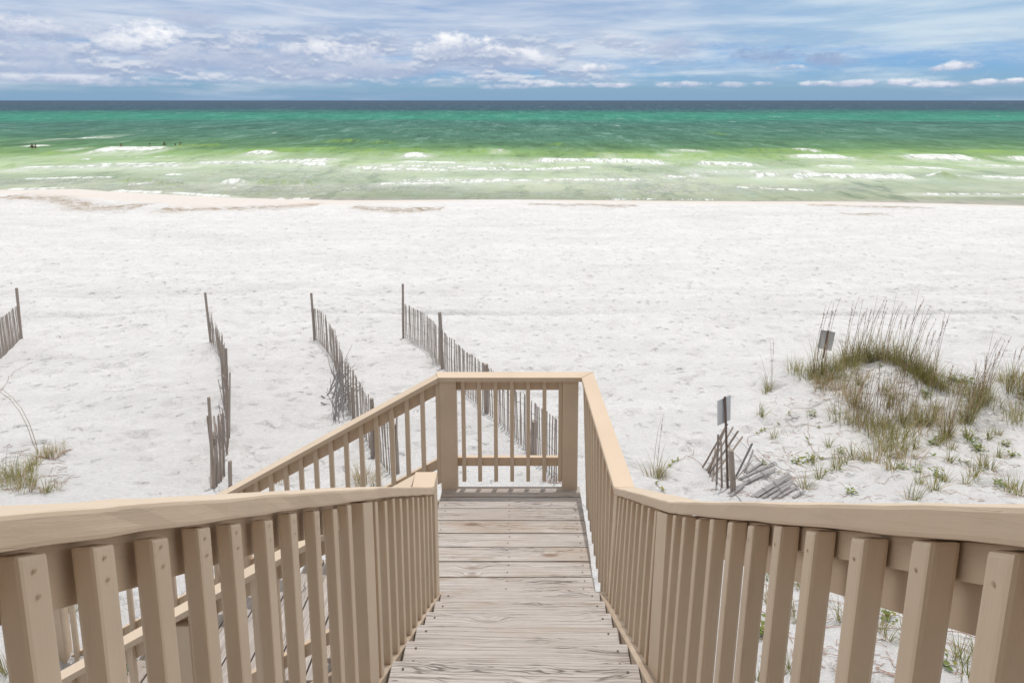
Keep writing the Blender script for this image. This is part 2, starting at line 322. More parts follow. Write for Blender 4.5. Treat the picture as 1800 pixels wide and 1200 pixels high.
def P_(px, py): p = atZ(px, py, SEA); return p.x, p.y
ysea = []; yy = 353.0
rows = np.concatenate([np.arange(372, 195, -.33), np.arange(195, 178.4, -.33)])
ysea = np.array([P_(932, r)[1] for r in rows]); ysea = np.concatenate([ysea, [12000, 30000]])
X, Y = fan(ysea, 1000, -1.05, 1.05, 0)
near = np.clip(1 - (Y - 60) / 240, 0, 1)
Z = np.full_like(X, SEA)
amp = np.clip((Y - 56) / 30, .12, 1) * np.clip(1 - (Y - 1200) / 3000, 0, 1)
for L_, a_, s_ in ((9, .16, 41), (5.2, .12, 42), (2.6, .06, 43), (22, .18, 44)):
    Z += amp * a_ * 2 * vnoise(X / (L_ * 2.2), (Y + 2 * vnoise(X / 15, Y / 15, 50)) / L_, s_)
foam = np.zeros_like(X); facea = np.zeros_like(X); halo = np.zeros_like(X)
FO = [(134, 173, 241.5, 241.5, 4.5, 1), (35, 90, 256, 256, 2, .9), (113, 147, 262, 261, 3.5, 1), (157, 292, 265, 264, 6, 1.1), (423, 487, 273, 273, 4, 1.1), (30, 165, 296, 294, 4.5, 1), (120, 360, 293, 290, 6, .55), (165, 330, 291, 288, 4, .9), (330, 590, 288, 284, 6, .7), (480, 600, 285, 281, 3, .6),
      (515, 582, 293, 293, 4, 1.05), (35, 205, 314.5, 312, 1.8, .75), (278, 328, 309, 307, 1.8, .9), (192, 285, 328, 322, 2.2, .7), (380, 437, 322.5, 322.5, 4, 1.1), (380, 430, 333, 330, 4, .5), (0, 130, 333.5, 331.5, 2, 1), (188, 300, 335, 340, 2.5, 1), (290, 420, 340, 347, 2.5, 1), (470, 560, 351, 351, 1.5, .7),
      (700, 758, 274.5, 274.5, 5, 1.2), (868, 888, 266.5, 266.5, 3, 1.1), (612, 800, 296, 299, 4, 1), (640, 900, 293, 295, 5, .55), (800, 1050, 298, 294, 3, .9), (698, 815, 286.5, 288, 4, 1), (815, 940, 287, 287, 4, .45), (932, 1182, 283, 287.5, 4, 1.05), (655, 810, 324, 320, 4, .95), (690, 900, 317, 318, 7, .5), (800, 945, 320, 317, 4, .8), (940, 1142, 317, 315.5, 5, .85),
      (1158, 1215, 309, 311, 6, .7), (1163, 1190, 272, 273, 2.5, .9), (1060, 1085, 276, 276, 3, .6), (1316, 1346, 273, 273, 2, .9), (1395, 1503, 276, 277, 6, 1.2), (1380, 1400, 274.5, 275, 2, .9), (1593, 1722, 277.5, 279, 6, 1.2), (1768, 1830, 280, 282, 5, 1.2), (1220, 1342, 287, 291, 4.5, 1.05), (1433, 1515, 292, 293.5, 3, 1), (1548, 1682, 294, 296, 4, 1),
      (1200, 1440, 300, 302, 7, .4), (1690, 1830, 287, 292, 4, .7), (1206, 1246, 311, 310, 4, 1.05), (1318, 1382, 311, 312, 4, 1.05), (1383, 1612, 313, 314.5, 4.5, 1.15), (1612, 1700, 311, 311, 2, .7), (1715, 1830, 312, 315, 6, 1), (1280, 1440, 330, 336, 2, .75), (1590, 1830, 342, 344, 2.4, .5), (1060, 1280, 351, 352, 1.5, .55), (1180, 1240, 264.5, 265, 2.5, .6), (1385, 1450, 265.5, 268, 1.5, .8),
      (305, 320, 199, 199, 1.6, 1), (1083, 1102, 208.5, 208.5, 1.8, 1.1), (1072, 1092, 222, 222, 2, 1), (1040, 1055, 221, 221, 1.3, .8), (1280, 1298, 214.5, 214.5, 1.8, 1.1), (1355, 1374, 205.5, 205.5, 1.8, 1.1), (1238, 1244, 205, 205, 1.2, 1), (1750, 1766, 205.5, 205.5, 1.8, 1), (1316, 1326, 189, 189, 1.1, 1), (1741, 1757, 181, 181, 1, 1), (1440, 1452, 232, 232, 1.8, .8), (143, 153, 186, 186, 1.2, .8), (90, 96, 219, 219, 1.5, .8), (470, 492, 235, 235, 1.5, .6), (200, 320, 273, 275, 2, .4), (130, 170, 277, 278, 2, .6), (1475, 1485, 235, 235, 1.2, .6), (945, 960, 188, 188, 1, .8), (1080, 1090, 188, 188, 1, .9), (0, 60, 300, 299, 3, .5)]
FA = [(1300, 1400, 275.5, 276.5, 5), (1500, 1598, 278, 279, 5), (1718, 1772, 278.5, 279.5, 5), (1180, 1300, 276, 275, 4), (1310, 1465, 266, 268, 3), (1560, 1620, 268, 269, 3), (1700, 1790, 268, 270, 3), (300, 398, 258, 257, 3), (134, 158, 262, 260, 3.5), (286, 312, 266, 264, 3), (395, 425, 273, 270, 3), (420, 610, 266, 262, 2.5), (600, 672, 270, 266, 3), (610, 702, 274, 274, 3), (690, 760, 264, 266, 3.5), (820, 905, 265, 268, 3), (1020, 1160, 273, 277, 4), (0, 40, 293, 296, 4), (580, 620, 293, 296, 4), (1640, 1690, 311.5, 313, 4), (436, 560, 322.5, 325, 3), (60, 110, 270, 271, 3), (200, 330, 318, 326, 3), (1180, 1240, 292, 294, 3), (560, 640, 249, 249, 2.5), (960, 1000, 254, 255, 2.5), (110, 135, 236, 237, 2.5), (640, 700, 250, 252, 2), (1240, 1280, 237, 238, 3)]
def stroke(A, x0, x1, y0, y1, t, k, op=np.maximum, lift=0):
    a0, b0 = P_(x0, y0); a1, b1 = P_(x1, y1)
    tt = (X - a0) / (a1 - a0)
    yc = b0 + (b1 - b0) * np.clip(tt, 0, 1)
    slope = abs(P_(x0, (y0 + y1) / 2 - .5)[1] - P_(x0, (y0 + y1) / 2 + .5)[1])
    hw = max(t / 2 * slope * (.72 if t > 3 else 1.0), .25)
    ends = np.clip(np.minimum(tt, 1 - tt) * (x1 - x0) / 22 + .1, 0, 1) * ((tt > 0) & (tt < 1))
    yy = (Y - yc + vnoise(X / 3.3, X * 0 + y0, 60) * hw * .9)
    e = np.exp(-(np.abs(yy) / (hw * 1.05)) ** 2.0) * k * ends
    return op(A, e), np.exp(-((Y - yc - hw * .8) / (hw * 1.1)) ** 2) * ends * lift
for s_ in FO:
    if s_[4] < 2.6: s_ = s_[:5] + (s_[5] + (.45 if s_[1] - s_[0] < 60 else .18),)
    elif s_[5] < .8: s_ = s_[:5] + (s_[5] + .12,)
    
    if s_[4] > 2.2: halo, _ = stroke(halo, s_[0] - 14, s_[1] + 14, s_[2] + 1.2, s_[3] + 1.2, s_[4] * 2.6, .8)
    foam, l_ = stroke(foam, *s_, lift=(.42 if s_[5] > 1 and s_[4] > 3 else .10)); Z += l_
for s_ in FA:
    facea, l_ = stroke(facea, *s_, 1, lift=.42); Z += l_
surf = np.clip((Y - 53) / 4, 0, 1) * np.clip(1 - (Y - 78) / 22, 0, 1) * np.clip(.5 + 2.4 * vnoise(X / 12, Y / 5, 71), 0, 1)
meshgrid_obj('sea', X, Y, Z, M['sea'], {'foam': foam, 'halo': halo, 'face': facea, 'surf': surf})

# ------------------------------------------------------------------ timber materials
M['paint'], g = mat('beige painted timber')
V, rnd = objco(g)
gr = g.noise(g.vmul(V, (3.0, 60.0, 60.0)), 1.0, 5, .65, .4)
ru = g.noise(V, 26, 4, .6); big = g.noise(V, 2.3, 3, .5)
c = g.mix(g.step(big, .3, .7), (.585, .462, .342), (.64, .512, .385))
c = g.mix(g.mul(rnd, .25), c, (.60, .485, .37))
c = g.mix(g.mul(g.step(g.noise(V, 9, 5, .75), .66, .74), .35), c, (.74, .63, .51))
c = g.mix(g.mul(g.step(g.noise(V, 38, 3, .7), .72, .76), .6), c, (.26, .18, .12))
g.L.new(c, g.b.inputs['Base Color']); g.b.inputs['Roughness'].default_value = .48
g.b.inputs['Specular IOR Level'].default_value = .35
cx_, cy_, cz_ = g.sep(V)
ck = g.noise(g.vec(g.mul(cx_, 1.3), g.mul(cy_, 45.0), g.mul(cz_, 45.0)), 1.0, 4, .6)
ckm = g.mul(g.step(g.m('ABSOLUTE', g.sub(ck, .5)), .0, .010, 1, 0), g.step(g.noise(V, 3.0, 3, .6), .52, .60))
g.L.new(g.mix(g.mul(ckm, .22), c, (.34, .24, .16)), g.b.inputs['Base Color'])
g.L.new(g.bump(g.add(g.add(g.mul(gr, 1.0), g.mul(ru, .55)), g.mul(ckm, -.6)), .34, .004), g.b.inputs['Normal'])

M['deck'], g = mat('weathered grey deck board')
V, rnd = objco(g)
wv = g.noise(g.vmul(V, (1.6, 5.0, 5.0)), 1.0, 3, .5)
kn = g.N.new('ShaderNodeTexVoronoi'); g.L.new(g.vmul(V, (2.6, 8.0, .01)), kn.inputs['Vector']); kn.inputs['Scale'].default_value = 1.0
kd = kn.outputs['Distance']; kon = g.step(g.sep(kn.outputs['Color'])[0], .52, .56)
kk = g.mul(g.step(kd, .0, .42, 1.0, .0), kon)
xx, yy_, zz_ = g.sep(V)
ringc = g.add(g.add(g.mul(yy_, 190.0), g.mul(wv, 5.0)), g.mul(kk, 8.0))
grain = g.noise(g.vec(g.mul(xx, 1.1), ringc, 0.0), 1.0, 4, .6)
fineg = g.noise(g.vmul(V, (6.0, 260.0, 40.0)), 1.0, 3, .6)
c = g.mix(g.step(grain, .33, .60), (.205, .172, .152), (.565, .53, .50))
c = g.mix(g.mul(g.step(fineg, .42, .64), .6), c, (.58, .525, .49))
tone = g.noise(g.vmul(V, (1.2, 4.0, 1.0)), 1.0, 3, .6)
c = g.mix(g.mul(g.step(tone, .46, .72), .55), c, (.36, .265, .19))
c = g.mix(g.mul(rnd, .35), c, (.40, .375, .365))
scr = g.noise(g.vmul(V, (9.0, 420.0, 40.0)), 1.0, 4, .7)
c = g.mix(g.mul(g.step(scr, .54, .66), .5), c, (.19, .155, .135))
crk = g.noise(g.vec(g.mul(xx, 1.6), g.add(g.mul(yy_, 40.0), g.mul(wv, 8.0)), 7.0), 1.0, 3, .55)
cm = g.step(g.m('ABSOLUTE', g.sub(crk, .5)), .0, .018, 1, 0)
cm = g.mul(cm, g.step(g.noise(g.vmul(V, (1.5, 9, 1)), 1.0, 2, .5), .5, .62))
c = g.mix(g.mul(cm, .8), c, (.10, .08, .07))
kc = g.mul(g.step(kd, .06, .22, 1.0, .0), kon)
c = g.mix(g.mul(kc, .85), c, (.22, .15, .105))
bs = g.step(g.noise(g.vmul(V, (.9, 6.0, 1.0)), 1.3, 4, .65), .58, .70)
c = g.mix(g.mul(bs, .6), c, (.27, .185, .125))
g.L.new(c, g.b.inputs['Base Color']); g.b.inputs['Roughness'].default_value = .85; g.b.inputs['Specular IOR Level'].default_value = .2
g.L.new(g.bump(g.add(g.add(g.mul(grain, .8), g.mul(fineg, .4)), g.mul(cm, -1.5)), .6, .004), g.b.inputs['Normal'])

M['stringer'], g = mat('raw treated timber')
V, rnd = objco(g)
gr = g.noise(g.vmul(V, (2.0, 30.0, 30.0)), 1.0, 5, .6)
g.L.new(g.mix(g.step(gr, .3, .7), (.34, .26, .19), (.50, .41, .32)), g.b.inputs['Base Color']); g.b.inputs['Roughness'].default_value = .8
g.L.new(g.bump(gr, .4, .004), g.b.inputs['Normal'])

M['picket'], g = mat('weathered sand fence lath')
V, rnd = objco(g)
gr = g.noise(g.vmul(V, (3.0, 50.0, 50.0)), 1.0, 4, .6)
c = g.mix(gr, (.20, .17, .148), (.385, .335, .305)); c = g.mix(g.mul(rnd, .6), c, (.34, .27, .225))
g.L.new(c, g.b.inputs['Base Color']); g.b.inputs['Roughness'].default_value = .9
M['greywood'], g = mat('silver grey driftwood')
V, rnd = objco(g)
gr = g.noise(g.vmul(V, (3.0, 50.0, 50.0)), 1.0, 4, .6)
g.L.new(g.mix(gr, (.19, .185, .185), (.36, .345, .345)), g.b.inputs['Base Color']); g.b.inputs['Roughness'].default_value = .9
def simple(name, col, rough=.6, metal=0.0, var=.15, scale=12):
    M[name], g = mat(name); V, rnd = objco(g)
    n = g.noise(V, scale, 4, .6)
    g.L.new(g.mix(g.step(n, .3, .7), tuple(x * (1 - var) for x in col), tuple(min(1, x * (1 + var)) for x in col)), g.b.inputs['Base Color'])
    g.b.inputs['Roughness'].default_value = rough; g.b.inputs['Metallic'].default_value = metal
simple('wire', (.16, .14, .13), .6, .6)
simple('aluminium', (.50, .51, .53), .5, .35, .05, 4)
simple('rustpost', (.17, .125, .105), .8, .2, .25)
simple('siding', (.38, .31, .23), .8, 0, .08, 3)
simple('glass', (.03, .035, .04), .1, 0, .1, 1)
simple('dimple', (.42, .31, .205), .7, 0, .2)
simple('nail', (.10, .085, .075), .6, .5)
simple('skin brown', (.16, .075, .045), .5)
simple('skin tan', (.33, .17, .11), .5)
simple('dark hair', (.02, .015, .012), .6)
simple('swimwear', (.03, .04, .08), .7)
simple('vine', (.33, .20, .15), .8)
def leafmat(name, a, b, dry=(.30, .22, .12)):
    M[name], g = mat(name); V, rnd = objco(g)
    geo = g.N.new('ShaderNodeNewGeometry'); r2 = geo.outputs['Random Per Island']
    c = g.mix(r2, a, b); c = g.mix(g.mul(g.step(r2, .72, .9), .7), c, dry)
    c = g.mix(g.mul(rnd, .3), c, tuple(x * .7 for x in a))
    g.L.new(c, g.b.inputs['Base Color']); g.b.inputs['Roughness'].default_value = .6
    tr = g.N.new('ShaderNodeBsdfTranslucent'); g.L.new(c, tr.inputs[0])
    ms = g.N.new('ShaderNodeMixShader'); ms.inputs[0].default_value = .42
    g.L.new(g.b.outputs[0], ms.inputs[1]); g.L.new(tr.outputs[0], ms.inputs[2]); g.L.new(ms.outputs[0], g.o.inputs[0])
leafmat('grass', (.13, .155, .03), (.44, .41, .12), (.52, .42, .24))
leafmat('dry grass', (.42, .33, .19), (.60, .50, .31), (.42, .30, .21))
leafmat('stem', (.26, .16, .12), (.40, .27, .20), (.48, .37, .23))
leafmat('leaf', (.15, .22, .045), (.30, .34, .09), (.46, .38, .12))

# ------------------------------------------------------------------ object helpers
WM = {}
def link(o): S.collection.objects.link(o); return o
def tag(o, label, cat=None, group=None, kind=None):
    if label: o['label'] = label
    if cat: o['category'] = cat
    if group: o['group'] = group
    if kind: o['kind'] = kind
    return o
def thing(name, loc, label, cat, group=None):
    o = link(bpy.data.objects.new(name, None)); o.location = loc; o.empty_display_size = .2
    WM[o] = Matrix.Translation(Vector(loc)); return tag(o, label, cat, group)
def place(o, M_, parent=None):
    WM[o] = M_
    if parent is not None: o.parent = parent; o.matrix_basis = WM[parent].inverted() @ M_
    else: o.matrix_basis = M_
    return o
def mesh_obj(name, me, M_, parent=None): return place(link(bpy.data.objects.new(name, me)), M_, parent)
def frame(a, b, up=Vector((0, 0, 1))):
    x = (b - a).normalized()
    if abs(x.dot(up)) > .98: up = Vector((0, 1, 0))
    z = (up - x * up.dot(x)).normalized(); y = z.cross(x)
    m_ = Matrix((x, y, z)).transposed().to_4x4(); m_.translation = a; return m_
def hexa(name, A, B, material, parent=None, bev=.003):
    """solid between quad A and quad B (4 world points each); local x runs A->B"""
    A = [Vector(p) for p in A]; B = [Vector(p) for p in B]
    ca = sum(A, Vector()) / 4; cb = sum(B, Vector()) / 4
    M_ = frame(ca, cb); iv = M_.inverted()
    bm = bmesh.new(); va = [bm.verts.new(iv @ p) for p in A]; vb = [bm.verts.new(iv @ p) for p in B]
    bm.faces.new(va); bm.faces.new(vb[::-1])
    for i in range(4): bm.faces.new((va[i], vb[i], vb[(i + 1) % 4], va[(i + 1) % 4]))
    bmesh.ops.recalc_face_normals(bm, faces=bm.faces)
    if bev: bmesh.ops.bevel(bm, geom=list(bm.edges), offset=bev, segments=2, affect='EDGES', profile=.6, clamp_overlap=True)
    for f in bm.faces: f.smooth = False
    me = bpy.data.meshes.new(name); bm.to_mesh(me); bm.free(); me.materials.append(M[material])
    return mesh_obj(name, me, M_, parent)
def rect(p, ax, ay): return [p, p + ax, p + ax + ay, p + ay]
def vbox(name, x0, x1, y0, y1, z0, z1, material, parent, bev=.003, dx=0, dy=0):
    """upright post; bottom shifted sideways by (dx,dy)"""
    A = [Vector((x, y, z0)) + Vector((dx, dy, 0)) for x, y in ((x0, y0), (x1, y0), (x1, y1), (x0, y1))]
    B = [Vector((x, y, z1)) for x, y in ((x0, y0), (x1, y0), (x1, y1), (x0, y1))]
    return hexa(name, A, B, material, parent, bev)
def hbox(name, x0, x1, y0, y1, z0, z1, material, parent, bev=.003, axis='x', tilt=0):
    zz = lambda x, z: z - tilt * x
    if axis == 'x':
        A = [Vector((x0, y, zz(x0, z))) for y, z in ((y0, z0), (y1, z0), (y1, z1), (y0, z1))]; B = [Vector((x1, y, zz(x1, z))) for y, z in ((y0, z0), (y1, z0), (y1, z1), (y0, z1))]
    else:
        A = [Vector((x, y0, z)) for x, z in ((x0, z0), (x1, z0), (x1, z1), (x0, z1))]; B = [Vector((x, y1, z)) for x, z in ((x0, z0), (x1, z0), (x1, z1), (x0, z1))]
    return hexa(name, A, B, material, parent, bev)
def dots(name, pts, r, material, parent, up=Vector((0, 0, 1))):
    """nail heads, added as a second material to the board's own mesh"""
    me = parent.data; bm = bmesh.new(); bm.from_mesh(me); iv = WM[parent].inverted()
    for p in pts:
        m_ = frame(p, p + up); vs = [bm.verts.new(iv @ (m_ @ Vector((.0012, math.cos(a) * r, math.sin(a) * r)))) for a in [k * math.pi / 4 for k in range(8)]]
        bm.faces.new(vs).material_index = 1
    bm.to_mesh(me); bm.free(); me.materials.append(M[material])

# ------------------------------------------------------------------ landing deck
YF, XL, XR = 4.842, -.690, .392
P0 = .1445
land = thing('landing_deck', (-.1, 4.1, -.3), 'weathered grey plank landing at the foot of the upper steps, behind the end railing', 'deck')
nb = 12
for i in range(nb):
    y1 = YF - i * P0 - .001; y0 = y1 - .1365
    xr = XR + .002 * i + random.uniform(-.004, .004)
    b = hbox('deck_board', XL + random.uniform(-.003, .003), xr, y0, y1, -.038, random.uniform(-.001, .001), 'deck', land, .004)
    pts = [Vector((x + random.uniform(-.01, .01), y, .0015)) for x in (XL + .05, -.15, XR - .05) for y in (y0 + .035, y1 - .035)]
    dots('nail_heads', pts, .0045, 'nail', b)
for y in (YF - .02, YF - .62, YF - 1.22, YF - 1.7): hbox('joist', XL + .02, XR - .02, y - .04, y, -.22, -.04, 'stringer', land)
hbox('joist', XL + .0, XL + .038, YF - 1.7, YF - .06, -.225, -.042, 'stringer', land, axis='y')
hbox('joist', XR - .05, XR - .012, YF - 1.7, YF - .06, -.225, -.042, 'stringer', land, axis='y')
for x, y in ((XL + .12, YF - .12), (XR - .14, YF - .12), (XL + .12, YF - 1.5), (XR - .14, YF - 1.5)):
    vbox('support_post', x - .05, x + .05, y - .05, y + .05, float(terr(x, y)) - .2, -.045, 'paint', land)

# ------------------------------------------------------------------ upper staircase
Y1, T, RI = 3.522, .2604, .1517
TXL, TXR = -.5235, .407
up = thing('upper_staircase', (0, 3.5, -.2), 'grey weathered wooden steps leading down from the camera to the landing', 'staircase')
for k in range(1, 13):
    z = k * RI; yf = Y1 - (k - 1) * T; tl = 0 if k < 3 else (.008 if k == 3 else .016)
    x0 = TXL + random.uniform(-.004, .004); x1 = TXR + random.uniform(-.004, .004)
    tr_ = []
    if k >= 6:
        tr_.append(hbox('tread_board', x0, x1, yf - .139, yf, z - .038, z, 'deck', up, .005, tilt=tl))
        tr_.append(hbox('tread_board', x0 - .004, x1, yf - .288, yf - .145, z - .038, z - .001, 'deck', up, .005, tilt=tl))
    else:
        tr_.append(hbox('tread_board', x0, x1, yf - .285, yf, z - .038, z, 'deck', up, .005, tilt=tl))
    for b, yy in zip(tr_, (yf, yf - .145)):
        dots('nail_heads', [Vector((x, y, z - tl * x + .0014)) for x in (x0 + .045, x1 - .045) for y in (yy - .04, yy - .105)], .005, 'nail', b)
def slope_board(name, x0, x1, ya, za, yb, zb, h, material, parent, bev=.003):
    A = [Vector((x, ya, z)) for x, z in ((x0, za - h), (x1, za - h), (x1, za), (x0, za))]
    B = [Vector((x, yb, z)) for x, z in ((x0, zb - h), (x1, zb - h), (x1, zb), (x0, zb))]
    return hexa(name, A, B, material, parent, bev)
zl = lambda y: RI + (Y1 - y) * RI / T                       # nosing line
for x0 in (TXL - .044, TXR + .006): slope_board('stringer', x0, x0 + .038, 3.6, zl(3.6) - .02, .3, zl(.3) - .02, .24, 'stringer', up)
slope_board('stringer', -.08, -.042, 3.5, zl(3.5) - .06 - RI, .3, zl(.3) - .06 - RI, .2, 'stringer', up)
for k in range(2, 13):
    yf = Y1 - (k - 1) * T
    hbox('riser_cleat', TXL - .004, TXL + .03, yf - .26, yf - .03, k * RI - .085, k * RI - .041, 'stringer', up)

# upper deck behind the camera, out of view, added for light on shaded faces
ud = thing('upper_deck', (0, -.8, 1.6), 'weathered grey upper deck at the top of the steps, added out of view', 'deck')
for i in range(14):
    hbox('deck_board', -1.8, 1.8, .30 - i * P0, .30 - i * P0 + .139, 1.93, 1.968, 'deck', ud, .004)
for x in (-1.75, -.6, .6, 1.75): vbox('support_post', x - .05, x + .05, -1.5, -1.4, float(terr(x, -1.5)) - .2, 1.925, 'paint', ud)

# unseen house wall, added to keep light off the camera-facing timber
hs = thing('added_shade_house', (0, -3.4, -1), 'unseen beige house wall added behind the upper deck to shade the railings', 'house')
hbox('wall', -7, 7, -3.6, -3.4, -1.2, 8.2, 'siding', hs, 0)
hexa('roof', [Vector((-7.4, y, z)) for y, z in ((-2.6, 8.1), (-2.6, 8.25), (-8, 10.2), (-8, 10.05))], [Vector((7.4, y, z)) for y, z in ((-2.6, 8.1), (-2.6, 8.25), (-8, 10.2), (-8, 10.05))], 'stringer', hs, 0)
for x in (-4.6, -1.0, 2.6):
    for z in (2.6, 5.4):
        w_ = hbox('window', x, x + 1.8, -3.395, -3.35, z, z + 1.6, 'glass', hs, 0)
        hbox('window_frame', x - .08, x + 1.88, -3.397, -3.36, z - .12, z - .005, 'paint', w_, .003)
        hbox('window_frame', x - .08, x + 1.88, -3.397, -3.36, z + 1.605, z + 1.7, 'paint', w_, .003)

# ------------------------------------------------------------------ railings
BT = .034                                                   # baluster thickness
CT = .036                                                   # cap thickness
CW = .122
# --- right railing: landing part then up the flight
rr = thing('right_railing', (.45, 3.38, 0), 'long beige railing on the right, level along the landing then rising up the steps', 'railing')
PR = [Vector((.388, 4.775, .935)), Vector((.463, 3.385, .902)), Vector((.462, 2.02, 1.703)), Vector((.462, .567, 2.643)), Vector((.462, -.25, 3.12))]   # top inner edge
def cap_piece(name, a, b, wa, wb, parent, ca=0, cb=0, mat_='paint'):
    """cap from inner-top points a to b; wa, wb outward width vectors; underside CT below"""
    d = Vector((0, 0, -CT))
    return hexa(name, [a, a + wa, a + wa + d, a + d], [b, b + wb, b + wb + d, b + d], mat_, parent, .004)
CV = Vector((0, 0, -CT * 1.18))
def capv(name, a, b, wa, wb, parent, t=CT):
    d = Vector((0, 0, -t))
    return hexa(name, [a, a + wa, a + wa + d, a + d], [b, b + wb, b + wb + d, b + d], 'paint', parent, .007)
wR = Vector((CW, 0, 0))
def cap_chain(pts, wid, t, parent):
    """one continuous cap board through several points, planed edges slightly uneven"""
    bm = bmesh.new(); iv = WM[parent].inverted(); rings = []; ln_ = sum((b - a).length for a, b in zip(pts[:-1], pts[1:]))
    P_s = []
    for i, (a, b) in enumerate(zip(pts[:-1], pts[1:])):
        n_ = max(2, int((b - a).length / .09))
        for k in range(n_): P_s.append((a.lerp(b, k / n_), wid[i].lerp(wid[i + 1], k / n_)))
    P_s.append((pts[-1], wid[-1])); j = lambda k=.0016: Vector((random.uniform(-k, k) * .6, 0, random.uniform(-k, k)))
    for p, w_ in P_s:
        rings.append([bm.verts.new(iv @ q) for q in (p + j(), p + w_ + j(), p + w_ + Vector((0, 0, -t)) + j(), p + Vector((0, 0, -t)) + j())])
    long_ = []
    for a, b in zip(rings[:-1], rings[1:]):
        for i in range(4):
            bm.faces.new((a[i], a[(i + 1) % 4], b[(i + 1) % 4], b[i])); long_.append(bm.edges.get((a[i], b[i])))
    bm.faces.new(rings[0][::-1]); bm.faces.new(rings[-1]); bmesh.ops.recalc_face_normals(bm, faces=bm.faces)
    bmesh.ops.bevel(bm, geom=long_, offset=.006, segments=2, affect='EDGES', profile=.6)
    M_ = frame(pts[0], pts[-1]); bm.transform(M_.inverted() @ WM[parent])
    me = bpy.data.meshes.new('cap_rail'); bm.to_mesh(me); bm.free(); me.materials.append(M['paint'])
    return mesh_obj('cap_rail', me, M_, parent)
capv('cap_rail', PR[0] + Vector((.002, 0, 0)), PR[1] + Vector((0, .003, 0)), Vector((.100, .108, 0)), Vector((.118, 0, 0)), rr)
cap_chain(PR[1:], [Vector((.118, 0, 0)), wR * .97, wR * 1.1, wR * 1.1], CT * 1.19, rr)
def poly(P, y):
    for a, b in zip(P[:-1], P[1:]):
        if a.y >= y >= b.y or (a.y <= y <= b.y):
            t = (y - a.y) / (b.y - a.y); return a.lerp(b, t)
    return P[-1] if abs(y - P[-1].y) < abs(y - P[0].y) else P[0]
def sect(P, off, h0, h1, th, parent, name='sub_rail', side=1, ya=None, yb=None):
    """board following the rail line: inner face offset 'off' outward, from h0 to h1 below the top edge"""
    for a, b in zip(P[:-1], P[1:]):
        if ya is not None:
            if a.y > ya: a = poly([a, b], ya)
        if yb is not None:
            if b.y < yb: b = poly([a, b], yb)
        q = lambda p: [p + Vector((side * off, 0, -h0)), p + Vector((side * (off + th), 0, -h0)), p + Vector((side * (off + th), 0, -h1)), p + Vector((side * off, 0, -h1))]
        hexa(name, q(a), q(b), 'paint', parent, .003)
# sub rails behind the balusters
sect(PR[:2], .040, .038, .125, .036, rr, yb=3.40)
sect([PR[1] + Vector((0, -.01, 0)), PR[2] + Vector((0, .01, 0))], .040, .046, .135, .036, rr)
sect([PR[2] + Vector((0, -.10, .06)), PR[3], PR[4]], .046, .046, .098, .024, rr)
sect([PR[2] + Vector((0, -.02, .01)), PR[3], PR[4]], .072, .048, .172, .034, rr, 'rail_board')
def depth2Y(d, X, P):                                       # rail point at camera depth d
    lo, hi = -.3, 4.9
    for _ in range(40):
        m_ = (lo + hi) / 2; p = poly(P, m_)
        if m_ * C_ - (p.z - H) * S_ < d: lo = m_
        else: hi = m_
    return m_
for p0_, y0_, s_, dxb in ((PR[1], 3.385, .118, -.03), (PR[2], depth2Y(F * .467 / 224, .467, PR) - .02, .165, -.02)):
    zt = poly(PR, y0_ - s_).z - .05 if y0_ < 3 else .86
    x = p0_.x + .004
    zb = zl(y0_) - .32
    ya_, yb_ = y0_ + .02, y0_ - s_ + .02; dz_ = -.050 if y0_ < 3 else -.042
    A = [Vector((xx + dxb - .004, yy, zb)) for xx, yy in ((x, yb_), (x + .09, yb_), (x + .09, ya_), (x, ya_))]
    B = [Vector((xx, yy, min(poly(PR, yy).z, 9) + dz_)) for xx, yy in ((x, yb_), (x + .09, yb_), (x + .09, ya_), (x, ya_))]
    hexa('post', A, B, 'paint', rr, .005)
def nails_on(b, c, axis):                                   # two nail dimples at the head of a baluster
    pass
# landing balusters
n = 10
for i in range(n):
    y = 4.70 - i * .1290; t = poly(PR, y)
    vbox('baluster', t.x + .005, t.x + .005 + .030, y - BT, y, -.09, t.z - CT - .004, 'paint', rr, .004, dx=.445 - t.x - .004 * (n - 1 - i) * .5)
# stair balusters, first group between the posts
offs = [150.7, 156.4, 162.7, 169.7, 177.6, 186.3, 195.6, 206.9, 218.9, 251.3, 268, 291.7, 316.3, 348, 383.5, 429.8, 486.5, 567.5, 675.5, 810.5]
bys = []
for i, o_ in enumerate(offs):
    d = F * .467 / o_; y = depth2Y(d, .467, PR); bys.append(y)
bys += [bys[-1] - .13, bys[-1] - .26, bys[-1] - .39]
for i, y in enumerate(bys):
    t = poly(PR, y); lean = -.034 if i < 3 else -.026
    ya = y; yb = y - .037
    x0 = t.x + .005; x1 = x0 + .037
    zb_ = zl(y) - .055; sl = .63
    A = [Vector((x + lean, yy, zb_)) for x, yy in ((x0, yb), (x1, yb), (x1, ya), (x0, ya))]
    B = [Vector((x, yy, t.z - .046 + (y - yy) * sl - .003 * (i % 3))) for x, yy in ((x0, yb), (x1, yb), (x1, ya), (x0, ya))]
    o = hexa('baluster', A, B, 'paint', rr, .006)
    if i > 8:
        tt = B[0]; dots('nail_heads', [Vector((x0 - .001, y - BT * .5, t.z - .075)), Vector((x0 - .001, y - BT * .45, t.z - .11))], .0027, 'dimple', o, Vector((-1, 0, 0)))

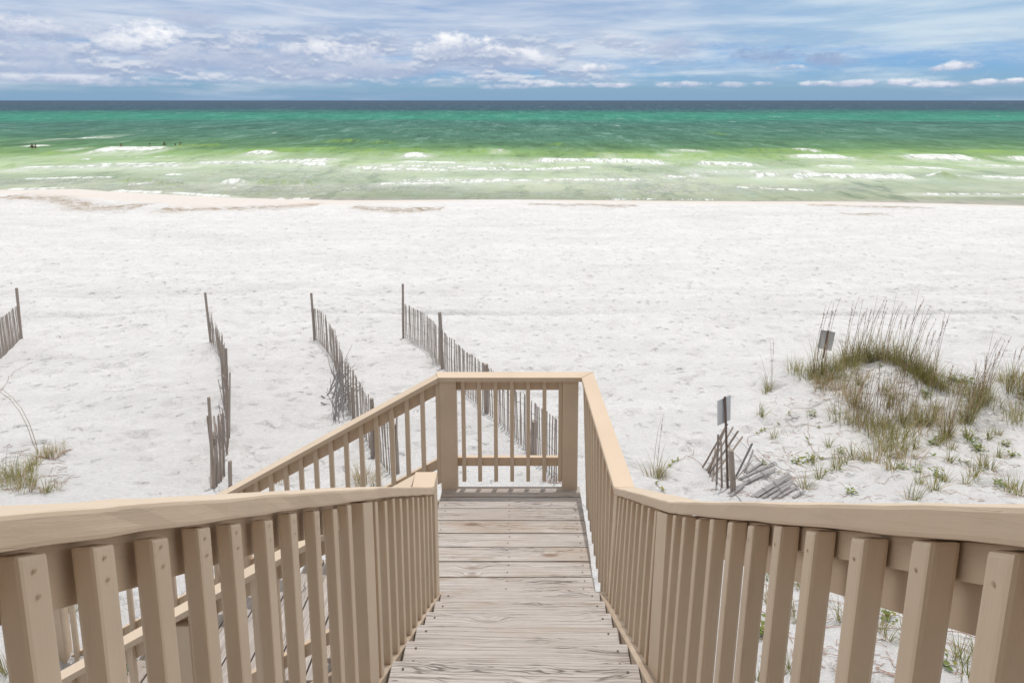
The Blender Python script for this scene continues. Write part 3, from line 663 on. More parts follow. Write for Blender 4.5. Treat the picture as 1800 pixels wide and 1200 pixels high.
# --- left railing of the flight
lr = thing('left_railing', (-.55, 3.45, 0), 'beige painted stair railing on the left with a short level cap at its lower end', 'railing')
PL = [Vector((-.533, 3.385, .902)), Vector((-.530, 2.31, 1.575)), Vector((-.530, 1.45, 2.098)), Vector((-.530, .60, 2.612)), Vector((-.530, -.25, 3.12))]
wL = Vector((-CW, 0, 0))
capv('cap_rail', Vector((-.535, 3.54, .903)), PL[0] + Vector((0, .002, .001)), Vector((-.128, 0, 0)), wL, lr)
cap_chain([PL[0] + Vector((0, -.001, 0))] + PL[1:], [wL * 1.02, wL * 1.08, wL * 1.16, wL * 1.28, wL * 1.3], CT * 1.17, lr)
sect([p + Vector((0, -.02 if i == 0 else 0, .012 if i == 0 else 0)) for i, p in enumerate(PL)], .048, .046, .136, .036, lr, side=-1)
offl = [909, 775, 669, 587, 528.5, 468.5, 423, 380.5, 347.5, 321.5]   # near group, lit-face near edges
offl2 = [273, 256, 241.6, 228.7, 217.1, 206.4, 197, 188.4, 181, 174]
ylist = []
for o_ in offl + offl2:
    ylist.append(depth2Y(F * .535 / o_, .535, PL) + BT)
ylist += [ylist[0] - .13, ylist[0] - .26, ylist[0] - .39]
for i, y in enumerate(ylist):
    t = poly(PL, y - BT); x1 = t.x - .006; x0 = x1 - .029; ya, yb = y + .006, y - BT; zb_ = zl(y) - .03
    A = [Vector((x, yy, zb_)) for x, yy in ((x0, yb), (x1, yb), (x1, ya), (x0, ya))]
    B = [Vector((x, yy, t.z - .050 + (yb - yy) * .60 - .003 * (i % 3))) for x, yy in ((x0, yb), (x1, yb), (x1, ya), (x0, ya))]
    o = hexa('baluster', A, B, 'paint', lr, .005)
    if i < 8: dots('nail_heads', [Vector((x1 + .001, y - BT * .5, t.z - .080)), Vector((x1 + .001, y - BT * .45, t.z - .112))], .0027, 'dimple', o, Vector((1, 0, 0)))
ym = depth2Y(F * .535 / 294, .535, PL)
A = [Vector((xx, yy, zl(ym) - .3)) for xx, yy in ((-.625, ym), (-.536, ym), (-.536, ym + .12), (-.625, ym + .12))]
B = [Vector((p_.x, p_.y, poly(PL, p_.y).z - .050)) for p_ in A]
hexa('post', A, B, 'paint', lr, .005)
vbox('post', -.628, -.536, 3.42, 3.53, -.2, .865, 'paint', lr, .005)

# --- end railing
er = thing('end_railing', (-.15, 4.84, 0), 'short level beige railing closing the far end of the landing between two thick posts', 'railing')
Ye = YF
a = atY(775, 665, Ye - .06)
zc = .935
hexa('cap_rail', [Vector((-.700, Ye - .065, zc)), Vector((-.735, Ye + .045, zc)), Vector((-.735, Ye + .045, zc - CT)), Vector((-.700, Ye - .065, zc - CT))],
     [Vector((.389, Ye - .065, zc)), Vector((.492, Ye + .045, zc)), Vector((.492, Ye + .045, zc - CT)), Vector((.389, Ye - .065, zc - CT))], 'paint', er, .004)
xa = atY(774, 760, Ye - .04).x; xb = atY(803, 760, Ye - .04).x
vbox('post', xa, xb, Ye - .045, Ye + .03, -.02, zc - CT, 'paint', er, .005)
xc = atY(988.5, 760, Ye - .04).x; xd = atY(1016, 760, Ye - .04).x
vbox('post', xc, xd, Ye - .045, Ye + .03, -.02, zc - CT, 'paint', er, .005)
hbox('sub_rail', xb, xc, Ye, Ye + .036, .805, zc - CT - .002, 'paint', er)
hbox('bottom_rail', xb, xc, Ye, Ye + .036, .173, .245, 'paint', er)
for px in (811.5, 839.5, 868, 896.5, 925, 953.5, 981.5):
    x0 = atY(px, 760, Ye - .03).x
    vbox('baluster', x0, x0 + .030, Ye - .031, Ye - .001, .058, zc - CT - .004, 'paint', er, .003)

# --- lower flight railings (descending to the left)
M2 = .565
def flight_rail(root, Yc, xs, zs, xe, side, pxs, h_top, post_x, bal_dx, capw=.12, bottom=.65, M2=.57):
    """cap slopes down towards -X from (xs, zs); side=+1 sub rail behind the balusters (+Y)"""
    ze = zs - (xs - xe) * M2; w_ = Vector((0, capw, 0)); ct = CT * 1.13
    q = lambda x, z: [Vector((x, Yc - capw / 2, z)), Vector((x, Yc + capw / 2, z)), Vector((x, Yc + capw / 2, z - ct)), Vector((x, Yc - capw / 2, z - ct))]
    hexa('cap_rail', q(xs, zs), q(xe, ze), 'paint', root, .004)
    r = lambda x, z, h0, h1: [Vector((x, Yc, z - h0)), Vector((x, Yc + .036, z - h0)), Vector((x, Yc + .036, z - h1)), Vector((x, Yc, z - h1))]
    hexa('sub_rail', r(xs - .01, zs - .01 * M2, ct + .002, ct + .118), r(xe, ze, ct + .002, ct + .118), 'paint', root)
    hexa('bottom_rail', r(xs - .01, zs - .01 * M2, bottom, bottom + .085), r(xe, ze, bottom, bottom + .085), 'paint', root)
    for x in bal_dx:
        z = zs - (xs - x) * M2
        A = [Vector((xx, yy, z - bottom - .20 + (xx - x) * M2)) for xx, yy in ((x, Yc - .031), (x + .034, Yc - .031), (x + .034, Yc - .001), (x, Yc - .001))]
        B = [Vector((xx, yy, z - ct - .003 + (xx - x) * M2)) for xx, yy in ((x, Yc - .031), (x + .034, Yc - .031), (x + .034, Yc - .001), (x, Yc - .001))]
        hexa('baluster', A, B, 'paint', root, .003)
    for x in post_x:
        z = zs - (xs - x) * M2
        vbox('post', x, x + .10, Yc - .05, Yc + .04 if side > 0 else Yc + .03, z - 1.25, z - ct - .012, 'paint', root, .005)
olr = thing('outer_lower_railing', (-2.2, 4.87, -.8), 'beige railing sloping down leftward from the far corner post beyond the lower steps', 'railing')
bx = [atY(px, 800, YF - .03).x for px in np.arange(768, 60, -27.15)]
bx = [x for x in bx if x > -3.95]
flight_rail(olr, YF - .005, -.703, .932, -3.98, 1, None, 0, [-2.35, -3.9], bx, bottom=.685)
ilr = thing('inner_lower_railing', (-2.0, 3.48, -.6), 'beige railing on the near side of the lower steps, seen through the left balusters', 'railing')
bx2 = [-.64 - .10 - k * .125 for k in range(26)]
flight_rail(ilr, 3.47, -.662, .895, -3.98, 1, None, 0, [-2.08, -3.9], bx2, bottom=.66, M2=.59)

# --- lower staircase
ls = thing('lower_staircase', (-2.2, 4.15, -1.0), 'lower flight of weathered plank steps descending to the left from the landing to the sand', 'staircase')
for k in range(1, 12):
    z = -k * RI; x1 = XL - .012 - (k - 1) * T * 1.02
    for j in range(2):
        b = hbox('tread_board', x1 - .142 - j * .147 + .006, x1 - j * .147, 3.53, 4.80, z - .038, z, 'deck', ls, .004, axis='y')
for y0 in (3.49, 4.802):
    A = [Vector((XL - .02, y, z)) for y, z in ((y0, -.20 - .24), (y0 + .036, -.20 - .24), (y0 + .036, -.10), (y0, -.10))]
    dxx = -3.2; B = [p + Vector((dxx, 0, dxx * RI / T)) for p in A]
    hexa('stringer', A, B, 'stringer' if y0 < 4 else 'paint', ls)
for x in (-2.3, -3.7):
    for y in (3.56, 4.74): vbox('support_post', x, x + .09, y - .05, y + .04, float(terr(x, y)) - .2, -.30 - (-.69 - x) * RI / T - .1, 'paint', ls)

# ------------------------------------------------------------------ sand fences
def make_bar_mesh(name, L_, w_, t_, material, bev=.002, pts=1, wob=0.0):
    bm = bmesh.new(); n_ = 5; rings = []
    for i in range(n_ + 1):
        x = L_ * i / n_; oy, oz = random.uniform(-wob, wob), random.uniform(-wob, wob)
        rings.append([bm.verts.new((x, oy + sy * w_ / 2, oz + sz * t_ / 2)) for sy, sz in ((-1, -1), (1, -1), (1, 1), (-1, 1))])
    for a_, b_ in zip(rings[:-1], rings[1:]):
        for i in range(4): bm.faces.new((a_[i], a_[(i + 1) % 4], b_[(i + 1) % 4], b_[i]))
    bm.faces.new(rings[0][::-1]); bm.faces.new(rings[-1])
    bmesh.ops.recalc_face_normals(bm, faces=bm.faces)
    me = bpy.data.meshes.new(name); bm.to_mesh(me); bm.free(); me.materials.append(M[material]); return me
PK = [make_bar_mesh('picket', 1.22, .031, .010, 'picket', wob=.003) for _ in range(6)]
PKG = [make_bar_mesh('picket', 1.22, .036, .010, 'greywood', wob=.003) for _ in range(4)]
def post_mesh(r0, r1, L_, material='picket'):
    bm = bmesh.new(); rings = []
    for i in range(8):
        x = L_ * i / 7; r = r0 + (r1 - r0) * i / 7
        rings.append([bm.verts.new((x, math.cos(a) * r * random.uniform(.9, 1.1), math.sin(a) * r * random.uniform(.9, 1.1))) for a in [k * math.tau / 8 for k in range(8)]])
    for a_, b_ in zip(rings[:-1], rings[1:]):
        for i in range(8): bm.faces.new((a_[i], a_[(i + 1) % 8], b_[(i + 1) % 8], b_[i]))
    bm.faces.new(rings[0][::-1]); bm.faces.new(rings[-1]); bmesh.ops.recalc_face_normals(bm, faces=bm.faces)
    me = bpy.data.meshes.new('post'); bm.to_mesh(me); bm.free(); me.materials.append(M[material]); return me
def tube(bm, pts, r, n_=4):
    rings = []
    for i, p in enumerate(pts):
        a_ = pts[max(i - 1, 0)]; b_ = pts[min(i + 1, len(pts) - 1)]; m_ = frame(p, p + (b_ - a_)) if (b_ - a_).length > 1e-6 else Matrix.Translation(p)
        rr_ = r[i] if isinstance(r, (list, tuple)) else r
        rings.append([bm.verts.new(m_ @ Vector((0, math.cos(k * math.tau / n_) * rr_, math.sin(k * math.tau / n_) * rr_))) for k in range(n_)])
    for a_, b_ in zip(rings[:-1], rings[1:]):
        for i in range(n_): bm.faces.new((a_[i], a_[(i + 1) % n_], b_[(i + 1) % n_], b_[i]))
    bm.faces.new(rings[0][::-1]); bm.faces.new(rings[-1])
def bm_obj(name, bm, material, parent=None, loc=None, smooth=False):
    me = bpy.data.meshes.new(name)
    L0 = WM[parent] if parent is not None else Matrix.Translation(loc)
    bm.transform(L0.inverted())
    for f in bm.faces: f.smooth = smooth
    bm.to_mesh(me); bm.free(); me.materials.append(M[material]) if isinstance(material, str) else [me.materials.append(M[q]) for q in material]
    return mesh_obj(name, me, L0.copy(), parent)
def fence(name, label, basepx, posts, hgt=1.03, step=.076, group='slatted sand fences across the beach', droop=None, tangle=0):
    B = [ground(*p) for p in basepx]
    root = thing(name, B[0], label, 'sand fence', group)
    # resample
    pts = []; acc = 0
    seg = [(a_, b_, (b_ - a_).length) for a_, b_ in zip(B[:-1], B[1:])]; tot = sum(s_[2] for s_ in seg)
    n_ = min(int(tot / step), 99); s0 = tot / n_
    for i in range(n_ + 1):
        s_ = i * s0
        for a_, b_, l_ in seg:
            if s_ <= l_ + 1e-6: pts.append((a_.lerp(b_, s_ / l_), (b_ - a_).normalized())); break
            s_ -= l_
    ln = 0
    wires = [[], [], []]
    for i, (p, t) in enumerate(pts[:99]):
        ln = .9 * ln + random.gauss(0, .009)
        h_ = hgt * (1 + (droop(i / len(pts)) if droop else 0)) + random.uniform(-.02, .02)
        gz = float(terr(p.x, p.y, False)); base = Vector((p.x, p.y, gz + h_ - 1.22))
        lat = Vector((t.y, -t.x, 0)); upv = (Vector((0, 0, 1)) + t * (ln + random.gauss(0, .010)) + lat * random.gauss(0, .012 + tangle * .4)).normalized()
        m_ = frame(base, base + upv, up=lat); o = link(bpy.data.objects.new('picket', PK[i % 6])); place(o, m_, root)
        for k, hh_ in enumerate((.30, .66, 1.02)): wires[k].append(base + upv * (hh_) + lat * .007)
    for W in wires:
        bm = bmesh.new(); tube(bm, [p + Vector((0, 0, random.uniform(-.006, .006))) for p in W], .0035)
        bm_obj('wire', bm, 'wire', root)
    for (bx_, by_, tx_, ty_, r_) in posts:
        g_ = ground(bx_, by_); top = atY(tx_, ty_, g_.y + .02); L_ = (top - g_).length + .2
        dirv = (top - g_).normalized(); m_ = frame(g_ - dirv * .2, top)
        place(link(bpy.data.objects.new('post', post_mesh(r_ * 1.1, r_, L_))), m_, root)
    return root
fence('sand_fence', 'slatted sand fence running off the left edge from one tall post', [(37, 595), (28, 604), (14, 618), (0, 631), (-40, 655), (-90, 680)], [(37.5, 595, 29, 506, .036)], hgt=1.05)
fB = fence('sand_fence', 'narrow broken sand fence seen almost edge on, second from the left', [(371, 601), (379, 613), (387, 628), (392, 650), (397, 680), (402, 715), (403, 755), (397, 795), (389, 835), (379, 858)],
      [(370.5, 601, 360.5, 514, .034), (376, 858, 367, 698, .024), (405, 857, 404, 810, .03), (399, 690, 397, 612, .03)], droop=lambda s: -.10 - .18 * max(0, math.sin(s * 9)), tangle=.05)
fence('sand_fence', 'sand fence with brush heaped against it, third from the left', [(554, 598), (562, 603), (570, 612), (580, 624), (588, 640), (594, 665), (606, 702), (622, 738), (645, 775), (668, 810), (688, 836), (704, 828)],
      [(553, 598, 547, 515, .034), (622, 735, 620, 680, .035), (655, 800, 653, 700, .035), (699, 832, 694, 745, .035)], hgt=1.04, droop=lambda s: -.06 + .05 * math.sin(s * 20), tangle=.03)
fence('sand_fence', 'longest sand fence, with two tall posts, passing behind the end railing of the landing', [(710, 593), (719, 597), (731, 605), (744, 613), (757, 623), (771, 639), (781, 650), (800, 671), (822, 697), (855, 725), (879, 745), (905, 770), (922, 787), (945, 812), (964, 832), (982, 850)],
      [(709, 594, 708, 499, .034), (778, 648, 773, 549, .042), (855.5, 725, 854, 640, .05), (937, 798, 939, 740, .06)], hgt=1.03, droop=lambda s: .03 * math.sin(s * 14))

# collapsed fence
cf0 = ground(1285, 855)
cf = thing('collapsed_sand_fence', cf0, 'collapsed sand fence of leaning and fallen slats beneath the nearer sign', 'sand fence', 'slatted sand fences across the beach')
def c4(x, y): return 1200 + x / 5.714, 680 + y / 5.714
def stick(a, b, L_, parent, name='picket', mesh=None, lift=0):
    """slat from ground pixel a, leaning so its top shows at pixel b, length L_"""
    g_ = ground(*c4(*a)); best = None
    for k in range(-40, 60):
        Y_ = g_.y + k * .03; p = atY(*c4(*b), Y_)
        if p.z < float(terr(p.x, p.y, False)) + .02: continue
        e = abs((p - g_).length - L_)
        if best is None or e < best[0]: best = (e, p)
    p = best[1] if best else ground(*c4(*b)) + Vector((0, 0, .04))
    dv = (p - g_); s_ = dv.length / 1.22
    m_ = frame(g_ + Vector((0, 0, .005)), p, up=Vector((.3, -1, .3)).normalized()) @ Matrix.Diagonal((s_, 1, 1, 1))
    return place(link(bpy.data.objects.new(name, mesh or random.choice(PK))), m_, parent)
for a_, b_ in (((200, 812), (448, 370)), ((240, 842), (508, 402)), ((268, 872), (556, 442)), ((318, 880), (602, 498)), ((258, 860), (420, 430)), ((470, 1000), (640, 800)), ((345, 860), (330, 600))): stick(a_, b_, 1.1, cf)
for a_, b_ in (((340, 985), (355, 478)), ((395, 1008), (386, 545)), ((452, 1022), (436, 545)), ((298, 950), (328, 585)), ((272, 905), (300, 700)), ((470, 940), (466, 560))): stick(a_, b_, .9, cf)
for a_, b_ in (((535, 905), (698, 565)), ((620, 862), (708, 636))): stick(a_, b_, .75, cf, mesh=PKG[0])
for i, (a_, b_) in enumerate((((570, 935), (925, 780)), ((545, 1015), (930, 845)), ((600, 985), (820, 880)), ((700, 1112), (1065, 895)), ((740, 1112), (1080, 915)), ((800, 1118), (1100, 965)), ((900, 1120), (1085, 1000)), ((965, 1118), (1172, 1010)), ((1110, 1118), (1224, 1072)), ((480, 1105), (615, 1000)), ((640, 870), (820, 768)))):
    g0, g1 = ground(*c4(*a_)), ground(*c4(*b_)); L_ = (g1 - g0).length
    m_ = frame(g0 + Vector((0, 0, .02)), g1 + Vector((0, 0, .05)), up=Vector((0, 0, 1))) @ Matrix.Diagonal((L_ / 1.22, 1.1, 1, 1))
    place(link(bpy.data.objects.new('picket', PKG[i % 4])), m_, cf)
g_ = ground(*c4(510, 1050)); tp = atY(*c4(484, 632), g_.y + .02)
place(link(bpy.data.objects.new('post', post_mesh(.047, .04, (tp - g_).length + .15))), frame(g_ - (tp - g_).normalized() * .15, tp), cf)
for ws in (((440, 430), (560, 560), (650, 650), (780, 780)), ((510, 690), (560, 740), (620, 820), (650, 880)), ((600, 900), (650, 940), (680, 975)), ((800, 1050), (840, 1080), (870, 1112)), ((900, 980), (960, 1040), (1010, 1110)), ((700, 830), (740, 870), (800, 900), (900, 960)), ((1100, 990), (1150, 1040), (1190, 1110)), ((740, 650), (800, 720), (880, 790), (1000, 860), (1100, 880))):
    bm = bmesh.new(); tube(bm, [ground(*c4(*p)) + Vector((0, 0, .06)) for p in ws], .0045)
    bm_obj('wire', bm, 'wire', cf)

for (bx_, by_), (tx_, ty_), L_ in (((378, 857), (365, 731), 1.15), ((376, 858), (379, 784), .7), ((385, 850), (376, 731), 1.1), ((389, 846), (384, 730), 1.1), ((394, 838), (391, 727), 1.05), ((372, 857), (371, 790), .65), ((391, 843), (387, 742), 1.0), ((381, 855), (377, 770), .8), ((399, 800), (400, 690), 1.1), ((403, 770), (404, 655), 1.1), ((395, 720), (386, 600), 1.2), ((398, 724), (392, 606), 1.2)):
    stick(((bx_ - 1200) * 5.714, (by_ - 680) * 5.714), ((tx_ - 1200) * 5.714, (ty_ - 680) * 5.714), L_, fB)
# brush heaped against the third fence
bp = ground(588, 690)
bm = bmesh.new(); bm2 = bm
for i in range(64):
    a_ = ground(random.uniform(585, 608), random.uniform(660, 745)); 
    b_ = a_ + Vector((random.uniform(-.25, .55), random.uniform(-.3, .5), random.uniform(.10, .78)))
    mid = a_.lerp(b_, .5) + Vector((random.uniform(-.08, .08), 0, random.uniform(-.03, .1)))
    tube(bm if i % 3 else bm2, [a_, mid, b_], [.010, .008, .004], 4)
for a_, b_ in (((565, 700), (600, 724)), ((564, 712), (604, 727)), ((580, 690), (600, 640)), ((585, 705), (603, 650)), ((575, 700), (598, 665))):
    p, q = ground(*a_) + Vector((0, 0, .06)), ground(*a_) + Vector((0, 0, .06)); q = atY(*b_, p.y + .15)
    tube(bm2, [p, p.lerp(q, .5) + Vector((0, 0, .02)), q], [.018, .016, .012], 5)
o = bm_obj('brush_pile', bm, 'greywood', None, bp); tag(o, 'tangle of dead sticks and brush leaning on the third sand fence', 'driftwood', kind='stuff')

# ------------------------------------------------------------------ signs
def sign(label, corners, Ys, post_top, post_base, r=.016):
    gb_ = ground(*post_base)
    root = thing('warning_sign', gb_, label, 'sign', 'signs seen from behind on the dune')
    tl, tr2, br2, bl = [atY(*c_, y_) for c_, y_ in zip(corners, Ys)]
    n_ = (tr2 - tl).cross(bl - tl).normalized(); n_ = n_ if n_.y > 0 else -n_
    th = n_ * .004
    hexa('sign_panel', [tl, bl, bl + th, tl + th], [tr2, br2, br2 + th, tr2 + th], 'aluminium', root, 0)
    ym_ = sum(Ys) / 4; tp = atY(*post_top, ym_ - .02)
    A = gb_ - (tp - gb_).normalized() * .3
    ax = Vector((r, 0, 0)); ay = Vector((0, r * .8, 0))
    for k, s_ in enumerate((-1, 1)):                        # U-channel post: web and two flanges
        pass
    q = lambda p: [p - ax - ay, p + ax - ay, p + ax + ay, p - ax + ay]
    hexa('sign_post', q(A), q(tp), 'rustpost', root, .003)
    return root
g1_ = ground(1447, 630); Y_ = g1_.y + .07
sign('grey sign back on a leaning post, the farther one, behind the grassy mound', [(1443.3, 579.3), (1468.7, 584), (1461.3, 616.7), (1436.7, 611.3)], [Y_] * 4, (1456.3, 580.5), (1446.7, 629))
g2_ = ground(1279, 858); Y_ = g2_.y + .02
sign('grey sign back standing upright over the collapsed fence, turned partly edge on', [(1261.3, 704.5), (1284.5, 693.7), (1284, 737.8), (1261.3, 748.3)], [Y_ - .1, Y_ + .1, Y_ + .1, Y_ - .1], (1274.4, 697), (1279.2, 858))
# third panel seen nearly edge on through the right balusters
p3 = ground(1590, 1240)
s3 = thing('warning_sign', p3, 'thin grey panel seen edge on through the balusters at the lower right', 'sign', 'signs seen from behind on the dune')
Y_ = p3.y; a_ = atY(1592, 1104, Y_); b_ = atY(1588, 1180, Y_)
hexa('sign_panel', [a_, a_ + Vector((.004, 0, 0)), a_ + Vector((.3 * a_.x / a_.y + .006, .30, .02)), a_ + Vector((.3 * a_.x / a_.y + .002, .30, .02))], [p3 + Vector((-.004, 0, 0)), p3, p3 + Vector((.3 * a_.x / a_.y + .002, .30, 0)), p3 + Vector((.3 * a_.x / a_.y - .002, .30, 0))], 'aluminium', s3, 0)
vbox('sign_post', a_.x + .09, a_.x + .114, Y_ + .10, Y_ + .13, p3.z - .2, a_.z - .03, 'rustpost', s3, .002)

# ------------------------------------------------------------------ vegetation
def blade(bm, base, az, lean, L_, w_, curve, mi=0, seg=4):
    dirh = Vector((math.cos(az), math.sin(az), 0)); side = Vector((-math.sin(az), math.cos(az), 0)); side = (side + dirh * random.uniform(-.6, .6)).normalized()
    p = base.copy(); a_ = lean; prev = None
    for i in range(seg + 1):
        ww = side * (w_ * (1 - (i / seg) ** 1.6) + .0006)
        cur = (bm.verts.new(p - ww), bm.verts.new(p + ww))
        if prev: f = bm.faces.new((prev[0], prev[1], cur[1], cur[0])); f.material_index = mi
        prev = cur; p = p + (Vector((0, 0, 1)) * math.cos(a_) + dirh * math.sin(a_)) * (L_ / seg); a_ += curve / seg
def tuft_mesh(name, n_, hgt, spread, w_=.0045, drier=.2, lean=.5, curve=.7):
    bm = bmesh.new()
    for i in range(n_):
        az = random.uniform(0, math.tau); r = spread * math.sqrt(random.random()); L_ = hgt * random.uniform(.5, 1.1)
        blade(bm, Vector((math.cos(az) * r, math.sin(az) * r, -.02)), az + random.gauss(0, .5), abs(random.gauss(0, lean * .5)) + .05, L_, w_ * random.uniform(.7, 1.2), random.uniform(.1, curve), 1 if random.random() < drier else 0)
    me = bpy.data.meshes.new(name); bm.to_mesh(me); bm.free(); me.materials.append(M['grass']); me.materials.append(M['dry grass']); return me
def oats_mesh(n_, hgt, lean_az=0.2, seed_p=.7, green=40):
    bm = bmesh.new()
    for i in range(green):
        az = random.uniform(0, math.tau); r = .10 * math.sqrt(random.random())
        blade(bm, Vector((math.cos(az) * r, math.sin(az) * r, -.02)), az, abs(random.gauss(0, .25)), hgt * random.uniform(.2, .5), .004, random.uniform(.2, 1.0), 0 if random.random() < .6 else 1)
    for i in range(n_):
        r = .09; b_ = Vector((random.uniform(-r, r), random.uniform(-r, r), -.02)); L_ = hgt * random.uniform(.6, 1.05)
        az = lean_az + random.gauss(0, .5); le = abs(random.gauss(.10, .07)); cu = random.uniform(.05, .35)
        p = b_.copy(); a_ = le; pts = [p.copy()]; nseg = 9
        for k in range(nseg):
            p = p + (Vector((0, 0, math.cos(a_))) + Vector((math.cos(az), math.sin(az), 0)) * math.sin(a_)) * (L_ / nseg); a_ += cu / nseg * (2.2 if k > 5 else .6); pts.append(p.copy())
        nv = len(bm.faces); tube(bm, pts, [.0042] * 5 + [.0034] * 3 + [.0022] * 2, 3)
        bm.faces.ensure_lookup_table()
        for f in bm.faces[nv:]: f.material_index = 2
        for k in range(3):                                  # leaves on the stem
            if random.random() < .6:
                blade(bm, pts[1 + k].copy(), random.uniform(0, math.tau), .4, hgt * .25, .0035, 1.1, 1, 3)
        if random.random() < seed_p:                        # drooping seed spikelets
            for k in range(16):
                t = random.uniform(.70, 1.0) * nseg; i0 = min(int(t), nseg - 1); q = pts[i0].lerp(pts[i0 + 1], t - i0)
                blade(bm, q, az + random.gauss(0, .8), random.uniform(.2, 1.2), random.uniform(.03, .06), .006, 1.6, 3, 3)
    me = bpy.data.meshes.new('sea_oats'); bm.to_mesh(me); bm.free()
    for q in ('grass', 'dry grass', 'stem', 'stem'): me.materials.append(M[q])
    return me
def put(name, me, px, py, label, cat, group, s=1.0, z=-.01, rz=None):
    g_ = ground(px, py); g_.z = float(terr(g_.x, g_.y)) if True else g_.z
    o = link(bpy.data.objects.new(name, me)); o.location = g_ + Vector((0, 0, z)); o.rotation_euler = (0, 0, random.uniform(0, 6.28) if rz is None else rz); o.scale = (s, s, s * random.uniform(.9, 1.1))
    return tag(o, label, cat, group)
DT = [tuft_mesh('dense_grass_tuft', 70, .64, .26, .0050, .30, .85, 1.0) for _ in range(5)]
ST = [tuft_mesh('grass_tuft', 34, .36, .07, .0045, .3, .7, .9) for _ in range(5)]
DR = [tuft_mesh('dry_grass_tuft', 60, .34, .16, .0040, .85, 1.0, 1.1) for _ in range(3)]
OA = [oats_mesh(4, 2.0, .2), oats_mesh(4, 1.7, .3), oats_mesh(3, 1.9, .1), oats_mesh(4, 1.4, .25, .3)]
OT = [oats_mesh(3, 1.2, .1, .15, 10), oats_mesh(5, 1.0, .3, .2, 18)]
# crest ridge
for i, (x, y) in enumerate([(1392, 652), (1407, 656), (1422, 662), (1434, 660), (1446, 664), (1458, 655), (1470, 650), (1482, 644), (1494, 637), (1506, 632), (1518, 629), (1530, 628), (1542, 629), (1554, 631), (1566, 634), (1578, 639), (1590, 643), (1602, 648), (1614, 654), (1626, 660), (1638, 666), (1650, 672), (1662, 676), (1472, 664), (1486, 655), (1500, 645), (1600, 660), (1620, 668), (1640, 676), (1676, 682)]):
    put('dune_grass', DT[i % 5], x, y, 'green grass clump in the dense ridge along the crest of the sandy mound', 'grass clump', 'grass clumps on the mound crest', random.uniform(.62, .9))
for i, (x, y) in enumerate([(1480, 690), (1494, 700), (1505, 684), (1462, 672), (1448, 684), (1516, 668), (1440, 676)]):
    put('dune_grass', DR[i % 3], x, y, 'brown wiry grass roots straggling down the shaded face of the mound', 'grass clump', 'straggling grass on the mound face', random.uniform(.9, 1.25))
for i, (x, y) in enumerate([(1702, 690), (1715, 700), (1728, 706), (1742, 712), (1704, 712), (1765, 668), (1778, 672), (1792, 668), (1800, 690), (1788, 726), (1796, 742), (1775, 740), (1810, 715)]):
    put('dune_grass', DT[i % 5], x, y, 'green grass clump to the right of the mound near the edge of the photo', 'grass clump', 'grass clumps right of the mound', random.uniform(.55, .85))
for i, (x, y) in enumerate([(1535, 752), (1548, 768), (1562, 778), (1572, 760), (1584, 772), (1555, 745), (1594, 750), (1605, 744), (1622, 742), (1632, 748), (1512, 748), (1566, 795), (1545, 790), (1580, 790), (1478, 738)]):
    put('dune_grass', (DT if i % 3 else ST)[i % 5], x, y, 'olive grass clump in the thick patch on the near slope below the mound', 'grass clump', 'grass clumps on the near slope', random.uniform(.55, .9))
for i, (x, y) in enumerate([(1468, 822), (1482, 815), (1500, 800), (1520, 812), (1534, 806), (1440, 838), (1568, 826), (1668, 812), (1672, 790), (1604, 868), (1615, 850), (1640, 862), (1660, 846), (1698, 850), (1710, 838), (1728, 818), (1740, 822), (1775, 850), (1770, 862), (1790, 870), (1700, 770), (1738, 768), (1755, 760), (1690, 740), (1642, 720), (1350, 676), (1338, 730), (1345, 690), (1360, 770), (1418, 852), (1456, 786), (1430, 812), (1552, 690), (1590, 700), (1610, 716), (1630, 700), (1756, 800), (1650, 780)]):
    put('dune_grass', ST[i % 5], x, y, 'thin tuft of green and straw blades standing alone on the right dune', 'grass tuft', 'lone grass tufts on the right dune', random.uniform(.7, 1.15))
rs = random.Random(5)
for i in range(13):
    x = rs.gauss(1562, 48); y = 752 + rs.gauss(0, 24)
    put('dune_grass', (DR, ST)[i % 2][i % 3], x, y, 'straw and olive blades filling out the thick patch on the near slope', 'grass clump', 'loose grass in the near patch', rs.uniform(.9, 1.4))
for i in range(8):
    x = rs.uniform(1500, 1700); y = 660 + rs.uniform(0, 60) + (x - 1500) * .08
    put('dune_grass', (ST, DR)[i % 2][i % 3], x, y, 'sparse blades on the hollow face just below the mound crest', 'grass tuft', 'sparse grass below the crest', rs.uniform(.8, 1.3))
# sea oats
for i, (x, y, k) in enumerate([(1484, 640, 2), (1500, 636, 0), (1512, 630, 1), (1528, 630, 0), (1545, 632, 3), (1560, 636, 0), (1576, 640, 1), (1594, 646, 0), (1608, 652, 0), (1622, 660, 1), (1640, 668, 2), (1446, 656, 2), (1432, 655, 2)]):
    put('sea_oats', OA[k], x, y, 'tall sea oats with brown seed heads rising from the grassy crest of the mound', 'sea oats', 'sea oats on the mound crest', random.uniform(.88, 1.12), rz=random.uniform(-.3, .3))
for i, (x, y, k) in enumerate([(1700, 745, 0), (1706, 740, 0), (1712, 722, 1), (1728, 712, 1), (1662, 772, 3), (1668, 768, 0), (1730, 690, 0), (1774, 690, 1), (1798, 700, 0)]):
    put('sea_oats', OA[k], x, y, 'tall sea oats with drooping seed heads on the right, past the end of the mound', 'sea oats', 'sea oats right of the mound', random.uniform(.8, 1.05), rz=random.uniform(-.3, .3))
